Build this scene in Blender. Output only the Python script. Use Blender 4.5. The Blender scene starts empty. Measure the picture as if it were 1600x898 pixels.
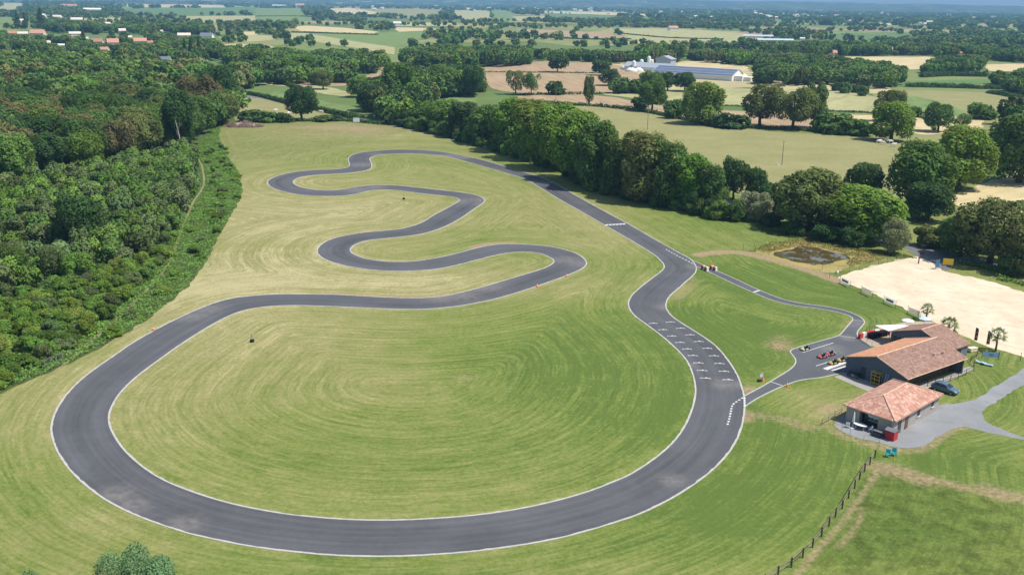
import bpy, math, random
import numpy as np
from mathutils import Vector, Matrix
from mathutils.geometry import tessellate_polygon

rng = np.random.default_rng(11)
random.seed(11)
SC = bpy.context.scene
COL = SC.collection
PI = math.pi

# ------------------------------------------------------------------ camera
CAM_H, FOC, HORY, ROLL = 60.0, 1500.0, 0.0, 0.014       # height, focal (in 1600-wide pixels), horizon row, roll
PITCH = math.atan2(449 - HORY, FOC)
cd = bpy.data.cameras.new('camera'); cam = bpy.data.objects.new('camera', cd); COL.objects.link(cam)
cd.sensor_width = 36.0; cd.lens = FOC / 1600 * 36.0; cd.clip_start = 0.5; cd.clip_end = 60000
cam.matrix_world = Matrix.Translation((0, 0, CAM_H)) @ Matrix.Rotation(PI / 2 - PITCH, 4, 'X') @ Matrix.Rotation(ROLL, 4, 'Z')
SC.camera = cam

def G(px, py, z=0.0):
    """pixel of the photograph (1600x898) -> point on the level plane at height z"""
    x = px - 800; y = py - 449
    c, s = math.cos(ROLL), math.sin(ROLL)
    x, y = c * x + s * y, -s * x + c * y
    d = (x, FOC * math.cos(PITCH) - y * math.sin(PITCH), -FOC * math.sin(PITCH) - y * math.cos(PITCH))
    t = (z - CAM_H) / d[2]
    return Vector((d[0] * t, d[1] * t, z))

def PXM(y, z=0):                                            # pixels per metre at a ground point y metres ahead
    return FOC / (y * math.cos(PITCH) + (CAM_H - z) * math.sin(PITCH))

# ------------------------------------------------------------------ object helpers
def tag(o, label=None, cat=None, group=None, kind=None):
    if label: o['label'] = label
    if cat: o['category'] = cat
    if group: o['group'] = group
    if kind: o['kind'] = kind
    return o

def empty(name, loc=(0, 0, 0), rz=0.0, label=None, cat=None, group=None):
    o = bpy.data.objects.new(name, None); COL.objects.link(o)
    o.empty_display_size = 0.5
    o.location = loc; o.rotation_euler = (0, 0, rz)
    return tag(o, label, cat, group)

def link(name, me, parent=None):
    o = bpy.data.objects.new(name, me); COL.objects.link(o)
    if parent: o.parent = parent
    return o

def meshobj(name, verts, faces, mat, parent=None, smooth=False):
    me = bpy.data.meshes.new(name)
    me.from_pydata([tuple(v) for v in verts], [], faces)
    for m in (mat if isinstance(mat, (list, tuple)) else [mat]): me.materials.append(m)
    if smooth: me.polygons.foreach_set('use_smooth', [True] * len(me.polygons))
    me.update()
    return link(name, me, parent)

def copy_tree(o, parent=None):
    c = o.copy(); COL.objects.link(c)
    if parent: c.parent = parent
    for ch in o.children: copy_tree(ch, c)
    return c

class MB:
    """collects solids into one mesh"""
    def __init__(s): s.v = []; s.f = []; s.uv = None
    def add(s, vs, fs):
        n = len(s.v); s.v += [tuple(v) for v in vs]; s.f += [tuple(i + n for i in f) for f in fs]; return s
    def box(s, c, d, rz=0.0, taper=1.0, ax=None):
        hx, hy, hz = d[0] / 2, d[1] / 2, d[2] / 2
        vs = []
        for z, k in ((-hz, 1.0), (hz, taper)):
            for x, y in ((-hx, -hy), (hx, -hy), (hx, hy), (-hx, hy)):
                p = Vector((x * k, y * k, z))
                if ax is not None: p = ax @ p
                if rz: p = Matrix.Rotation(rz, 3, 'Z') @ p
                vs.append(Vector(c) + p)
        return s.add(vs, [(3, 2, 1, 0), (4, 5, 6, 7), (0, 1, 5, 4), (1, 2, 6, 5), (2, 3, 7, 6), (3, 0, 4, 7)])
    def tube(s, p0, p1, r0, r1=None, n=8):
        r1 = r0 if r1 is None else r1
        p0, p1 = Vector(p0), Vector(p1); ax = (p1 - p0).normalized()
        a = ax.orthogonal().normalized(); b = ax.cross(a)
        vs = []
        for p, r in ((p0, r0), (p1, r1)):
            for i in range(n):
                t = 2 * PI * i / n; vs.append(p + (a * math.cos(t) + b * math.sin(t)) * r)
        fs = [(i, (i + 1) % n, n + (i + 1) % n, n + i) for i in range(n)]
        fs += [tuple(range(n - 1, -1, -1)), tuple(range(n, 2 * n))]
        return s.add(vs, fs)
    def path(s, pts, radii, n=6):
        pts = [Vector(p) for p in pts]; vs = []; k = len(pts)
        for i, p in enumerate(pts):
            ax = (pts[min(i + 1, k - 1)] - pts[max(i - 1, 0)]).normalized()
            a = Vector((1, 0, 0)) if abs(ax.x) < .8 else Vector((0, 1, 0))
            a = (a - ax * a.dot(ax)).normalized(); b = ax.cross(a)
            for j in range(n):
                t = 2 * PI * j / n; vs.append(p + (a * math.cos(t) + b * math.sin(t)) * radii[i])
        fs = [(i * n + j, i * n + (j + 1) % n, (i + 1) * n + (j + 1) % n, (i + 1) * n + j) for i in range(k - 1) for j in range(n)]
        fs += [tuple(range(n - 1, -1, -1)), tuple(range((k - 1) * n, k * n))]
        return s.add(vs, fs)
    def lathe(s, c, prof, n=16):
        vs = [Vector(c) + Vector((r * math.cos(2 * PI * i / n), r * math.sin(2 * PI * i / n), z)) for r, z in prof for i in range(n)]
        k = len(prof)
        fs = [(a * n + i, a * n + (i + 1) % n, (a + 1) * n + (i + 1) % n, (a + 1) * n + i) for a in range(k - 1) for i in range(n)]
        fs += [tuple(range(n - 1, -1, -1)), tuple(range((k - 1) * n, k * n))]
        return s.add(vs, fs)
    def prism(s, prof, y0, y1):                              # profile in (x, z) run along y
        n = len(prof)
        vs = [(x, y0, z) for x, z in prof] + [(x, y1, z) for x, z in prof]
        fs = [(i, (i + 1) % n, n + (i + 1) % n, n + i) for i in range(n)] + [tuple(range(n - 1, -1, -1)), tuple(range(n, 2 * n))]
        return s.add(vs, fs)
    def build(s, name, mat, parent=None, smooth=False, bevel=0.0):
        o = meshobj(name, s.v, s.f, mat, parent, smooth)
        if bevel:
            m = o.modifiers.new('bevel', 'BEVEL'); m.width = bevel; m.segments = 2; m.limit_method = 'ANGLE'
        return o

# ------------------------------------------------------------------ node helpers
class NT:
    def __init__(s, name):
        s.m = bpy.data.materials.new(name); s.m.use_nodes = True
        s.t = s.m.node_tree; s.n = s.t.nodes; s.l = s.t.links
        s.bsdf = s.n['Principled BSDF']; s.out = s.n['Material Output']
    def node(s, typ, **kw):
        nd = s.n.new(typ)
        for k, v in kw.items():
            if k[0] == 'i' and k[1:].isdigit(): s.put(nd.inputs[int(k[1:])], v)
            else: setattr(nd, k, v)
        return nd
    def put(s, inp, v):
        if isinstance(v, bpy.types.NodeSocket): s.l.new(v, inp)
        elif isinstance(v, (tuple, list)) and len(v) == 3 and inp.type == 'RGBA': inp.default_value = (*v, 1)
        else: inp.default_value = v
    def coord(s, which='Object'): return s.node('ShaderNodeTexCoord').outputs[which]
    def pos(s): return s.node('ShaderNodeNewGeometry').outputs['Position']
    def mapping(s, vec, scale=(1, 1, 1), rot=(0, 0, 0)):
        nd = s.node('ShaderNodeMapping', i0=vec); nd.inputs['Scale'].default_value = scale; nd.inputs['Rotation'].default_value = rot
        return nd.outputs[0]
    def noise(s, vec, scale, detail=3, rough=.55, out='Fac'):
        nd = s.node('ShaderNodeTexNoise'); s.l.new(vec, nd.inputs['Vector'])
        nd.inputs['Scale'].default_value = scale; nd.inputs['Detail'].default_value = detail; nd.inputs['Roughness'].default_value = rough
        return nd.outputs[out]
    def math(s, op, a, b=0.0, c=0.0, clamp=False):
        nd = s.node('ShaderNodeMath', operation=op, i0=a, i1=b, i2=c); nd.use_clamp = clamp; return nd.outputs[0]
    def vmath(s, op, a, b=(0, 0, 0)):
        nd = s.node('ShaderNodeVectorMath', operation=op, i0=a, i1=b); return nd
    def mr(s, v, a, b, c=0.0, d=1.0):
        nd = s.node('ShaderNodeMapRange', i0=v, i1=a, i2=b, i3=c, i4=d); return nd.outputs[0]
    def mix(s, f, a, b, blend='MIX'):
        nd = s.node('ShaderNodeMix', data_type='RGBA', blend_type=blend)
        s.put(nd.inputs[0], f); s.put(nd.inputs[6], a); s.put(nd.inputs[7], b); return nd.outputs[2]
    def ramp(s, f, stops, interp='LINEAR'):
        nd = s.node('ShaderNodeValToRGB', i0=f); r = nd.color_ramp; r.interpolation = interp
        while len(r.elements) < len(stops): r.elements.new(.5)
        for e, (p, c) in zip(r.elements, stops): e.position = p; e.color = (*c, 1)
        return nd.outputs[0]
    def attr(s, name, out='Fac'):
        nd = s.node('ShaderNodeAttribute'); nd.attribute_name = name; return nd.outputs[out]
    def bump(s, h, strength=.4, dist=.1):
        nd = s.node('ShaderNodeBump'); s.l.new(h, nd.inputs['Height']); nd.inputs['Strength'].default_value = strength; nd.inputs['Distance'].default_value = dist
        s.l.new(nd.outputs[0], s.bsdf.inputs['Normal'])
    def done(s, col=None, rough=.8, spec=.3, metal=0.0):
        if col is not None: s.put(s.bsdf.inputs['Base Color'], col)
        s.put(s.bsdf.inputs['Roughness'], rough); s.put(s.bsdf.inputs['Specular IOR Level'], spec); s.put(s.bsdf.inputs['Metallic'], metal)
        return s.m

_pm = {}
def paint(name, c, rough=.6, spec=.35, metal=0.0, var=.12, scale=3.0):
    """plain painted / moulded surface with slight mottling"""
    if name in _pm: return _pm[name]
    t = NT(name); p = t.coord()
    n = t.noise(p, scale, 4); n2 = t.noise(p, scale * 9, 2)
    k = t.math('ADD', t.mr(n, .3, .7, 1 - var, 1 + var), t.mr(n2, .3, .7, -var * .4, var * .4))
    hsv = t.node('ShaderNodeHueSaturation'); t.put(hsv.inputs['Color'], c); t.put(hsv.inputs['Value'], k)
    _pm[name] = t.done(hsv.outputs[0], rough, spec, metal); return _pm[name]

# ------------------------------------------------------------------ curves
def catmull(pts, per=6, closed=False):
    P = [np.array(p, float) for p in pts]; n = len(P); out = []
    for i in range(n if closed else n - 1):
        if closed: a, b, c, d = P[i - 1], P[i], P[(i + 1) % n], P[(i + 2) % n]
        else: a, b, c, d = P[max(i - 1, 0)], P[i], P[i + 1], P[min(i + 2, n - 1)]
        for k in range(per):
            t = k / per
            out.append(.5 * ((2 * b) + (c - a) * t + (2 * a - 5 * b + 4 * c - d) * t * t + (3 * b - a - 3 * c + d) * t ** 3))
    if not closed: out.append(P[-1])
    return np.array(out)

def resample(P, step, closed=False):
    Q = np.vstack([P, P[:1]]) if closed else P
    L = np.concatenate([[0], np.cumsum(np.linalg.norm(np.diff(Q, axis=0), axis=1))])
    n = max(2, int(round(L[-1] / step)))
    t = np.linspace(0, L[-1], n + (0 if closed else 1), endpoint=not closed)
    return np.stack([np.interp(t, L, Q[:, k]) for k in range(Q.shape[1])], 1)

def smooth(P, k, closed=False):
    P = P.copy()
    for _ in range(k):
        if closed: P = .25 * np.roll(P, 1, 0) + .5 * P + .25 * np.roll(P, -1, 0)
        else: P[1:-1] = .25 * P[:-2] + .5 * P[1:-1] + .25 * P[2:]
    return P

def gpts(px): return np.array([G(x, y)[:2] for x, y in px])
def gcurve(px, step=1.0, sm=2, closed=False, per=6):
    return smooth(resample(gpts(catmull(px, per, closed)), step, closed), sm, closed)

def inside(P, poly):
    """points in polygon, numpy"""
    x, y = P[:, 0], P[:, 1]; r = np.zeros(len(P), bool); n = len(poly)
    for i in range(n):
        (x1, y1), (x2, y2) = poly[i], poly[i - 1]
        if y1 == y2: continue
        r ^= ((y1 > y) != (y2 > y)) & (x < (x2 - x1) * (y - y1) / (y2 - y1) + x1)
    return r

def sheet(name, pts, z, mat, label=None, kind='structure', parent=None):
    loop = [Vector((p[0], p[1], 0)) for p in pts]
    tris = tessellate_polygon([loop]); fs = []
    for t in tris:
        a, b, c = (loop[i] for i in t)
        fs.append(tuple(t) if (b - a).cross(c - a).z > 0 else tuple(reversed(t)))
    o = meshobj(name, [(p.x, p.y, z) for p in loop], fs, mat, parent)
    return tag(o, label, kind=kind)

def offset(P, d, closed=False):
    if closed: T = np.roll(P, -1, 0) - np.roll(P, 1, 0)
    else: T = np.gradient(P, axis=0)
    T /= np.linalg.norm(T, axis=1)[:, None] + 1e-9
    return P + np.stack([-T[:, 1], T[:, 0]], 1) * d

def ribbon_mb(mb, P, w, z, closed=False, h=0.0, jitter=0.0):
    a, b = offset(P, w / 2, closed), offset(P, -w / 2, closed)
    if jitter: 
        a = offset(P, 1, closed) - P; a = P + a * (w / 2 + rng.normal(0, jitter, len(P)))[:, None]
    n = len(P); m = n if closed else n - 1
    if h <= 0:
        vs = [(*p, z) for p in a] + [(*p, z) for p in b]
        mb.add(vs, [(i, n + i, n + (i + 1) % n, (i + 1) % n) for i in range(m)])
    else:
        vs = [(*p, z) for p in a] + [(*p, z) for p in b] + [(*p, z - h) for p in a] + [(*p, z - h) for p in b]
        fs = []
        for i in range(m):
            j = (i + 1) % n
            fs += [(i, n + i, n + j, j), (2 * n + i, i, j, 2 * n + j), (n + i, 3 * n + i, 3 * n + j, n + j)]
        mb.add(vs, fs)
    return mb
# ------------------------------------------------------------------ world, sun, view
SUN_EL = math.radians(60); SUN_AZ = math.atan2(0.975, -0.22)     # clockwise from +Y: light from the right, a little behind the camera
w = bpy.data.worlds.new('World'); SC.world = w; w.use_nodes = True
sky = w.node_tree.nodes.new('ShaderNodeTexSky'); sky.sky_type = 'NISHITA'; sky.sun_disc = False
sky.sun_elevation = SUN_EL; sky.sun_rotation = SUN_AZ; sky.air_density = 1.0; sky.dust_density = 1.0; sky.ozone_density = 2.0
bg = w.node_tree.nodes['Background']; bg.inputs['Strength'].default_value = 0.105
w.node_tree.links.new(sky.outputs[0], bg.inputs[0])
sd = bpy.data.lights.new('sun', 'SUN'); sd.energy = 4.1; sd.angle = math.radians(.53); sd.color = (1.0, .95, .87)
sun = bpy.data.objects.new('sun', sd); COL.objects.link(sun); sun.location = (80, -20, 150)
to_sun = Vector((math.sin(SUN_AZ) * math.cos(SUN_EL), math.cos(SUN_AZ) * math.cos(SUN_EL), math.sin(SUN_EL)))
sun.rotation_euler = to_sun.to_track_quat('Z', 'Y').to_euler()
SC.view_settings.view_transform = 'Standard'; SC.view_settings.look = 'None'
SC.view_settings.exposure = 0.45; SC.view_settings.gamma = 1.0
SC.view_settings.use_curve_mapping = False
SC.cycles.max_bounces = 6; SC.cycles.diffuse_bounces = 3; SC.cycles.transmission_bounces = 3; SC.cycles.volume_bounces = 1
SC.cycles.use_denoising = True
SC.cycles.caustics_reflective = False; SC.cycles.caustics_refractive = False

# ------------------------------------------------------------------ track outlines read off the photograph
OUT_PX = [(1087,415),(1080,405.6),(1072,400.6),(1061,395),(1047,387),(1023.8,374.3),(982.5,350.3),(948.8,332.4),(911,311.8),(870,288.4),(855,281),(843.8,276),(813.8,268),(790,260.8),(765,253),(740,246.9),(722.5,243.4),(696,238.2),(665,235),(627.5,233.8),(600,234.8),(585,236.3),(566,238),(551,241.9),(544.6,246.9),(544.4,251),(546,256),(544.4,260.6),(535,263.5),(516,265),(485,266.2),(460,268.8),(435,274.4),(421,280.6),(418,285),(421.3,290.6),(432.5,296.4),(460,303),(485,305.6),(510,306.7),(535,306),(553.8,303.7),(572.5,299.4),(587.5,297),(615,297),(652.5,301.6),(690,305.6),(705,307.3),(713.8,309.6),(718,312.2),(715,315.6),(698.8,325),(678,336),(657.4,348.5),(630.4,356.8),(600.3,360.4),(570.2,363),(543,367.3),(519,373),(502.6,381.6),(495.8,390.6),(499.5,399.7),(514.6,408),(540,415.3),(570.2,420.4),(607.8,423.4),(645.4,423.2),(675.5,421),(702,416.8),(737.6,408),(775,398.6),(802,394.2),(828,393.8),(847.4,397),(859.4,402.3),(865.6,406.8),(864,411.5),(850.4,418.9),(820,428.6),(775,442),(737.6,452.7),(700,461.4),(680,464),(650,465.6),(600,464.4),(525,460.4),(462.5,459.5),(425,460),(395,462),(360,466.4),(322.5,477.5),(285,493.8),(247.5,512.5),(210,533.8),(180,554),(147.5,576.5),(122.5,597),(101,620),(86,645),(80,670),(85,692.5),(97.5,717.5),(122.5,747.5),(160,777),(197.5,797.5),(235,813),(267.5,824),(300,833.8),(375,850),(450,860.5),(525,867),(587.5,868.8),(650,867.4),(725,862),(800,853),(875,839.5),(937.5,822.5),(1000,802),(1050,777.5),(1075,762),(1100,744.4),(1128,719),(1147,693.8),(1158,668.4),(1163,641),(1163,622),(1159,605),(1152,586),(1137,561.9),(1115,537.5),(1081,514.5),(1055,498),(1042.5,485),(1040.6,474),(1047,462),(1067.5,443.8),(1083,430),(1087.6,423)]
INN_PX = [(1037,413),(1032,407),(1020,396.5),(986,375.6),(945,352),(911,332.3),(873.8,311.5),(836,288.6),(817.5,279),(790,270.4),(765,263),(740,256),(715,248.8),(700,245),(677.5,241.9),(646,240),(615,240.7),(592,242.5),(581,245.2),(577.5,248.8),(579.4,253),(581,258.8),(578.8,263.6),(567.5,267.3),(541,270.8),(510,272.5),(485,274.4),(466,278),(458,283.8),(462.5,289.4),(475,294),(497.5,297),(518.8,297.7),(535,296),(553.8,292.5),(572.5,290),(591,289.2),(621,290),(652.5,293.2),(690,297.3),(715,300),(740,304),(753.8,309),(757.2,313),(753.8,318),(740,326.9),(722,339.5),(698,352.6),(668,363.4),(638,368.8),(607.8,372),(582,374.6),(562.7,378.6),(550.7,384.6),(547,390.6),(552,396.7),(570,403.7),(597,408),(622.9,409),(653,407.6),(690.5,401.2),(715,395.5),(737.6,389.4),(760,384.3),(782.7,381.5),(805,381.3),(835,382.6),(865.4,386),(895.5,394),(910.5,402.3),(916.5,410.6),(913.5,416.6),(903,423),(880.5,432.4),(850.4,443),(812.8,455.7),(775,466.6),(745,473),(712.5,478.6),(662.5,483),(612.5,482.6),(550,480),(475,477.3),(437.5,477.6),(405,480.4),(372.5,487.5),(335,505),(285,536),(247.5,562.5),(210,591),(185,617),(172,641),(170.2,655),(173.8,671),(190,697.5),(215,722.5),(247.5,745),(285,762),(335,779),(385,791.6),(450,802.8),(525,810),(587.5,812.3),(650,811),(725,806),(787.5,798.4),(850,786.4),(912.5,769.5),(962.5,750.5),(987.5,739),(1025,714.2),(1053,689),(1072,661.5),(1083,633.8),(1086.9,611),(1084,590),(1075.6,567.5),(1062.5,550.6),(1040,529.6),(1013.8,509.4),(993,494.2),(984,483),(982,472.5),(988.5,460),(1006,444.5),(1029,427),(1037.5,419)]
OUT = gcurve(OUT_PX, .8, 2, True); INN = gcurve(INN_PX, .8, 2, True)

# pit lane and paddock, one closed outline
PIT_UP = [(1163,618.5),(1190,604),(1216,588.5),(1230,580),(1239,573),(1243.6,565.5),(1242,559),(1237,553),(1233.6,548.8),(1237,546),(1252,541),(1280,533),(1307,525.6),(1312,523.6),(1322,512),(1332.4,499),(1327,493),(1306,487.2),(1275,481.7),(1245,478),(1220,472.8),(1200,466.5),(1180,458.4),(1147.5,443.8),(1106,424.2),(1089,416.5)]
PIT_DN = [(1081,406.2),(1120,423.2),(1147.5,435),(1180,450.4),(1218.8,466),(1251.6,473.8),(1290.6,478.8),(1318.8,484.8),(1337.5,491.7),(1349.5,499.7),(1350.2,505.5),(1339.5,518.4),(1341,526),(1346,530),(1361.4,540.6)]
PIT_BT = [(1326,582.6),(1308,584),(1283.5,589.4),(1258,592.4),(1241,596.2),(1230,600.7),(1216,606),(1192,617.5),(1175,627),(1164.7,634.5)]
PITU, PITD, PITB = (gcurve(p, .7, 2) for p in (PIT_UP, PIT_DN, PIT_BT))
PIT_POLY = np.vstack([PITU, PITD, PITB])

# ------------------------------------------------------------------ grass grid with mowing distance
X0, X1, Y0, Y1, ST = -200.0, 170.0, 84.0, 500.0, 0.65
gx = np.arange(X0, X1 + .1, ST); gy = np.arange(Y0, Y1 + .1, ST)
GXX, GYY = np.meshgrid(gx, gy); GP = np.stack([GXX.ravel(), GYY.ravel()], 1)
edge_pts = np.vstack([resample(OUT, 2.0, True), resample(INN, 2.0, True), resample(PITU, 2.0), resample(PITB, 2.0)])
def min_dist(P, E, chunk=4000):
    r = np.empty(len(P))
    for i in range(0, len(P), chunk):
        d = P[i:i + chunk, None, :] - E[None]
        r[i:i + chunk] = np.sqrt((d * d).sum(2).min(1))
    return r
# coarse grid, then bilinear
cx = np.arange(X0, X1 + 2, 2.0); cy = np.arange(Y0, Y1 + 2, 2.0)
CXX, CYY = np.meshgrid(cx, cy)
CD = min_dist(np.stack([CXX.ravel(), CYY.ravel()], 1), edge_pts).reshape(CXX.shape)
CD = (CD + np.roll(CD, 1, 0) + np.roll(CD, -1, 0) + np.roll(CD, 1, 1) + np.roll(CD, -1, 1)) / 5
fx = (GP[:, 0] - X0) / 2; fy = (GP[:, 1] - Y0) / 2
ix = np.clip(fx.astype(int), 0, len(cx) - 2); iy = np.clip(fy.astype(int), 0, len(cy) - 2); ax_, ay_ = fx - ix, fy - iy
MOW = (CD[iy, ix] * (1 - ax_) * (1 - ay_) + CD[iy, ix + 1] * ax_ * (1 - ay_) + CD[iy + 1, ix] * (1 - ax_) * ay_ + CD[iy + 1, ix + 1] * ax_ * ay_)
from mathutils.kdtree import KDTree
_E = np.vstack([resample(OUT, 1.5, True), resample(INN, 1.5, True), resample(PITU, 1.5), resample(PITB, 1.5)])
_kd = KDTree(len(_E))
for i, p in enumerate(_E): _kd.insert((p[0], p[1], 0), i)
_kd.balance()
_ga = np.zeros((len(cy), len(cx)))
for r_ in range(len(cy)):
    for c_ in range(len(cx)):
        _ga[r_, c_] = _kd.find((cx[c_], cy[r_], 0))[1]
_ja, _ia = np.clip(np.round(fx).astype(int), 0, len(cx) - 1), np.clip(np.round(fy).astype(int), 0, len(cy) - 1)
_near = _E[_ga[_ia, _ja].astype(int)]; _nxt = _E[np.clip(_ga[_ia, _ja].astype(int) + 1, 0, len(_E) - 1)]
_tan = _nxt - _near; _tan /= np.linalg.norm(_tan, axis=1)[:, None] + 1e-6
ALONG = _ga[_ia, _ja] * 1.5 + np.clip(((GP - _near) * _tan).sum(1), -4, 4)
DRY = np.full(len(GP), .38); DIRT = np.zeros(len(GP)); ROUGH = np.zeros(len(GP))
def blob(A, px, py, rx, ry, v):
    c = G(px, py); d = ((GP[:, 0] - c.x) / rx) ** 2 + ((GP[:, 1] - c.y) / ry) ** 2
    A += v * np.exp(-d)
def stroke(A, px, wid, v, soft=.5):
    P = resample(gpts(catmull(px, 6)), .6)
    lo, hi = P.min(0) - wid * 3, P.max(0) + wid * 3
    m = np.where((GP[:, 0] > lo[0]) & (GP[:, 0] < hi[0]) & (GP[:, 1] > lo[1]) & (GP[:, 1] < hi[1]))[0]
    d = min_dist(GP[m], P)
    A[m] = np.maximum(A[m], v * np.clip((wid / 2 + soft * wid - d) / (soft * wid + 1e-6), 0, 1))
# drier straw-coloured ground
for a in [(400,400,35,55,.45),(380,300,30,70,.4),(560,330,30,30,.42),(520,440,45,14,.42),(700,440,30,12,.3),(560,285,25,20,.12),(300,470,25,25,.3),
          (250,610,16,30,.3),(420,520,25,16,.16),(600,600,14,8,.16),(890,325,16,35,.2),(930,360,10,22,.3),(1070,455,7,10,.22),(720,300,20,40,.15),
          (60,620,12,14,.2),(500,206,35,40,.28),(640,215,30,30,.22),(1260,630,8,7,.35),(1330,650,6,6,.3),(880,240,18,20,.1),(470,560,20,10,.08),(150,830,14,6,.12)]:
    blob(DRY, *a)
# lusher green ground
for a in [(960,560,18,26,-.34),(1020,600,12,20,-.28),(860,620,25,20,-.12),(560,720,40,12,-.06),(1180,700,12,16,-.36),(1090,820,18,9,-.22),(1250,740,14,14,-.34),(400,880,40,6,-.1),
          (1130,340,25,40,-.2),(1200,440,20,20,-.38),(1160,530,16,24,-.36),(1340,470,10,20,-.34),(1270,540,12,10,-.25),(1500,710,12,10,-.3),(1400,820,16,14,-.32),(1560,590,12,12,-.16),
          (700,550,20,14,-.06),(430,250,40,40,-.1),(900,400,14,20,-.05),(1580,640,8,8,-.2),(80,760,14,14,-.2),(760,480,25,10,-.12)]:
    blob(DRY, *a)
# worn soil and paths
stroke(DIRT, [(1092,398),(1120,394.5),(1150,394),(1180,399),(1230,412),(1275,426),(1312,440)], 2.6, .85)
stroke(DIRT, [(1370,738),(1345,775),(1315,815),(1280,855),(1245,897)], .6, .55)
stroke(DIRT, [(1347,795),(1335,825),(1310,855)], .6, .4)
stroke(DIRT, [(1365,728),(1390,734),(1430,742),(1470,752),(1510,762),(1560,775),(1600,783)], 1.0, .6, .9)
stroke(DIRT, [(1375,730),(1405,737),(1440,748)], 2.2, .62, .8)
stroke(DIRT, [(1540,762),(1575,772),(1600,778)], 1.7, .6, .8)
stroke(DIRT, [(1163,612),(1172,607)], 1.6, .7); stroke(DIRT, [(1168,645),(1166,655)], 1.5, .6)
stroke(DIRT, [(1055,468),(1070,452),(1086,437)], 1.2, .38, 1.0)
stroke(DIRT, [(740,386),(765,380.5),(800,379)], 1.6, .85)
stroke(DIRT, [(503,458),(520,457.5),(560,460.5),(610,462.5),(690,461.5)], .9, .6)
stroke(DIRT, [(690,243.5),(712,246.5)], 1.6, .5)
stroke(DIRT, [(340,205),(337,222),(350,240),(366,262)], 1.3, .5)
stroke(DIRT, [(355,205),(362,222),(368,236),(364,250)], .8, .35)
stroke(DIRT, [(362,250),(400,250),(450,246),(490,236),(540,228),(590,226)], .9, .35)
stroke(DIRT, [(1300,640),(1320,650)], 2.2, .5, .9); stroke(DIRT, [(1190,648),(1230,657),(1262,668),(1300,664)], 1.3, .45, 1.0)
stroke(DIRT, [(1302,672),(1330,686),(1372,697),(1410,704),(1440,702)], 1.0, .6, .9)
stroke(DIRT, [(1446,700),(1470,684),(1494,669),(1512,669)], .7, .55, .9)
stroke(DIRT, [(1466,634),(1490,634),(1510,632),(1536,622)], .8, .45, .9)
blob(DIRT, 1218, 541, 1.8, 2.8, .75); blob(DIRT, 1222, 532, 2.5, 3, .25); blob(DIRT, 1328, 503, 1.0, 1.4, .5)
blob(DIRT, 530, 200, 22, 12, .55); blob(DIRT, 575, 203, 10, 12, .4); blob(DIRT, 470, 199, 16, 5, .3)
blob(DIRT, 790, 720, 1.4, .8, .1); blob(DIRT, 728, 590, 2, 1.2, .25)
# unmown mottled paddock at the lower right and the strip beyond the mown track ground
pad = gpts([(1362,725),(1600,783),(1600,897),(1700,960),(1190,960),(1240,897),(1300,830)])
ROUGH[inside(GP, pad)] = 1.0
far_pad = gpts([(340,196),(560,185),(640,205),(560,225),(480,238),(410,249),(362,250)])
ROUGH[inside(GP, far_pad)] = .6

def grid_mesh(name, nx, ny, P, mat):
    me = bpy.data.meshes.new(name)
    co = np.zeros((nx * ny, 3), np.float32); co[:, :2] = P
    me.vertices.add(nx * ny); me.vertices.foreach_set('co', co.ravel())
    i = np.arange((ny - 1) * (nx - 1)); r, c = i // (nx - 1), i % (nx - 1); a = r * nx + c
    q = np.stack([a, a + 1, a + nx + 1, a + nx], 1).astype(np.int32)
    me.loops.add(q.size); me.loops.foreach_set('vertex_index', q.ravel())
    me.polygons.add(len(q)); me.polygons.foreach_set('loop_start', np.arange(0, q.size, 4, dtype=np.int32))
    me.update(calc_edges=True); me.materials.append(mat)
    return me

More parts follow.
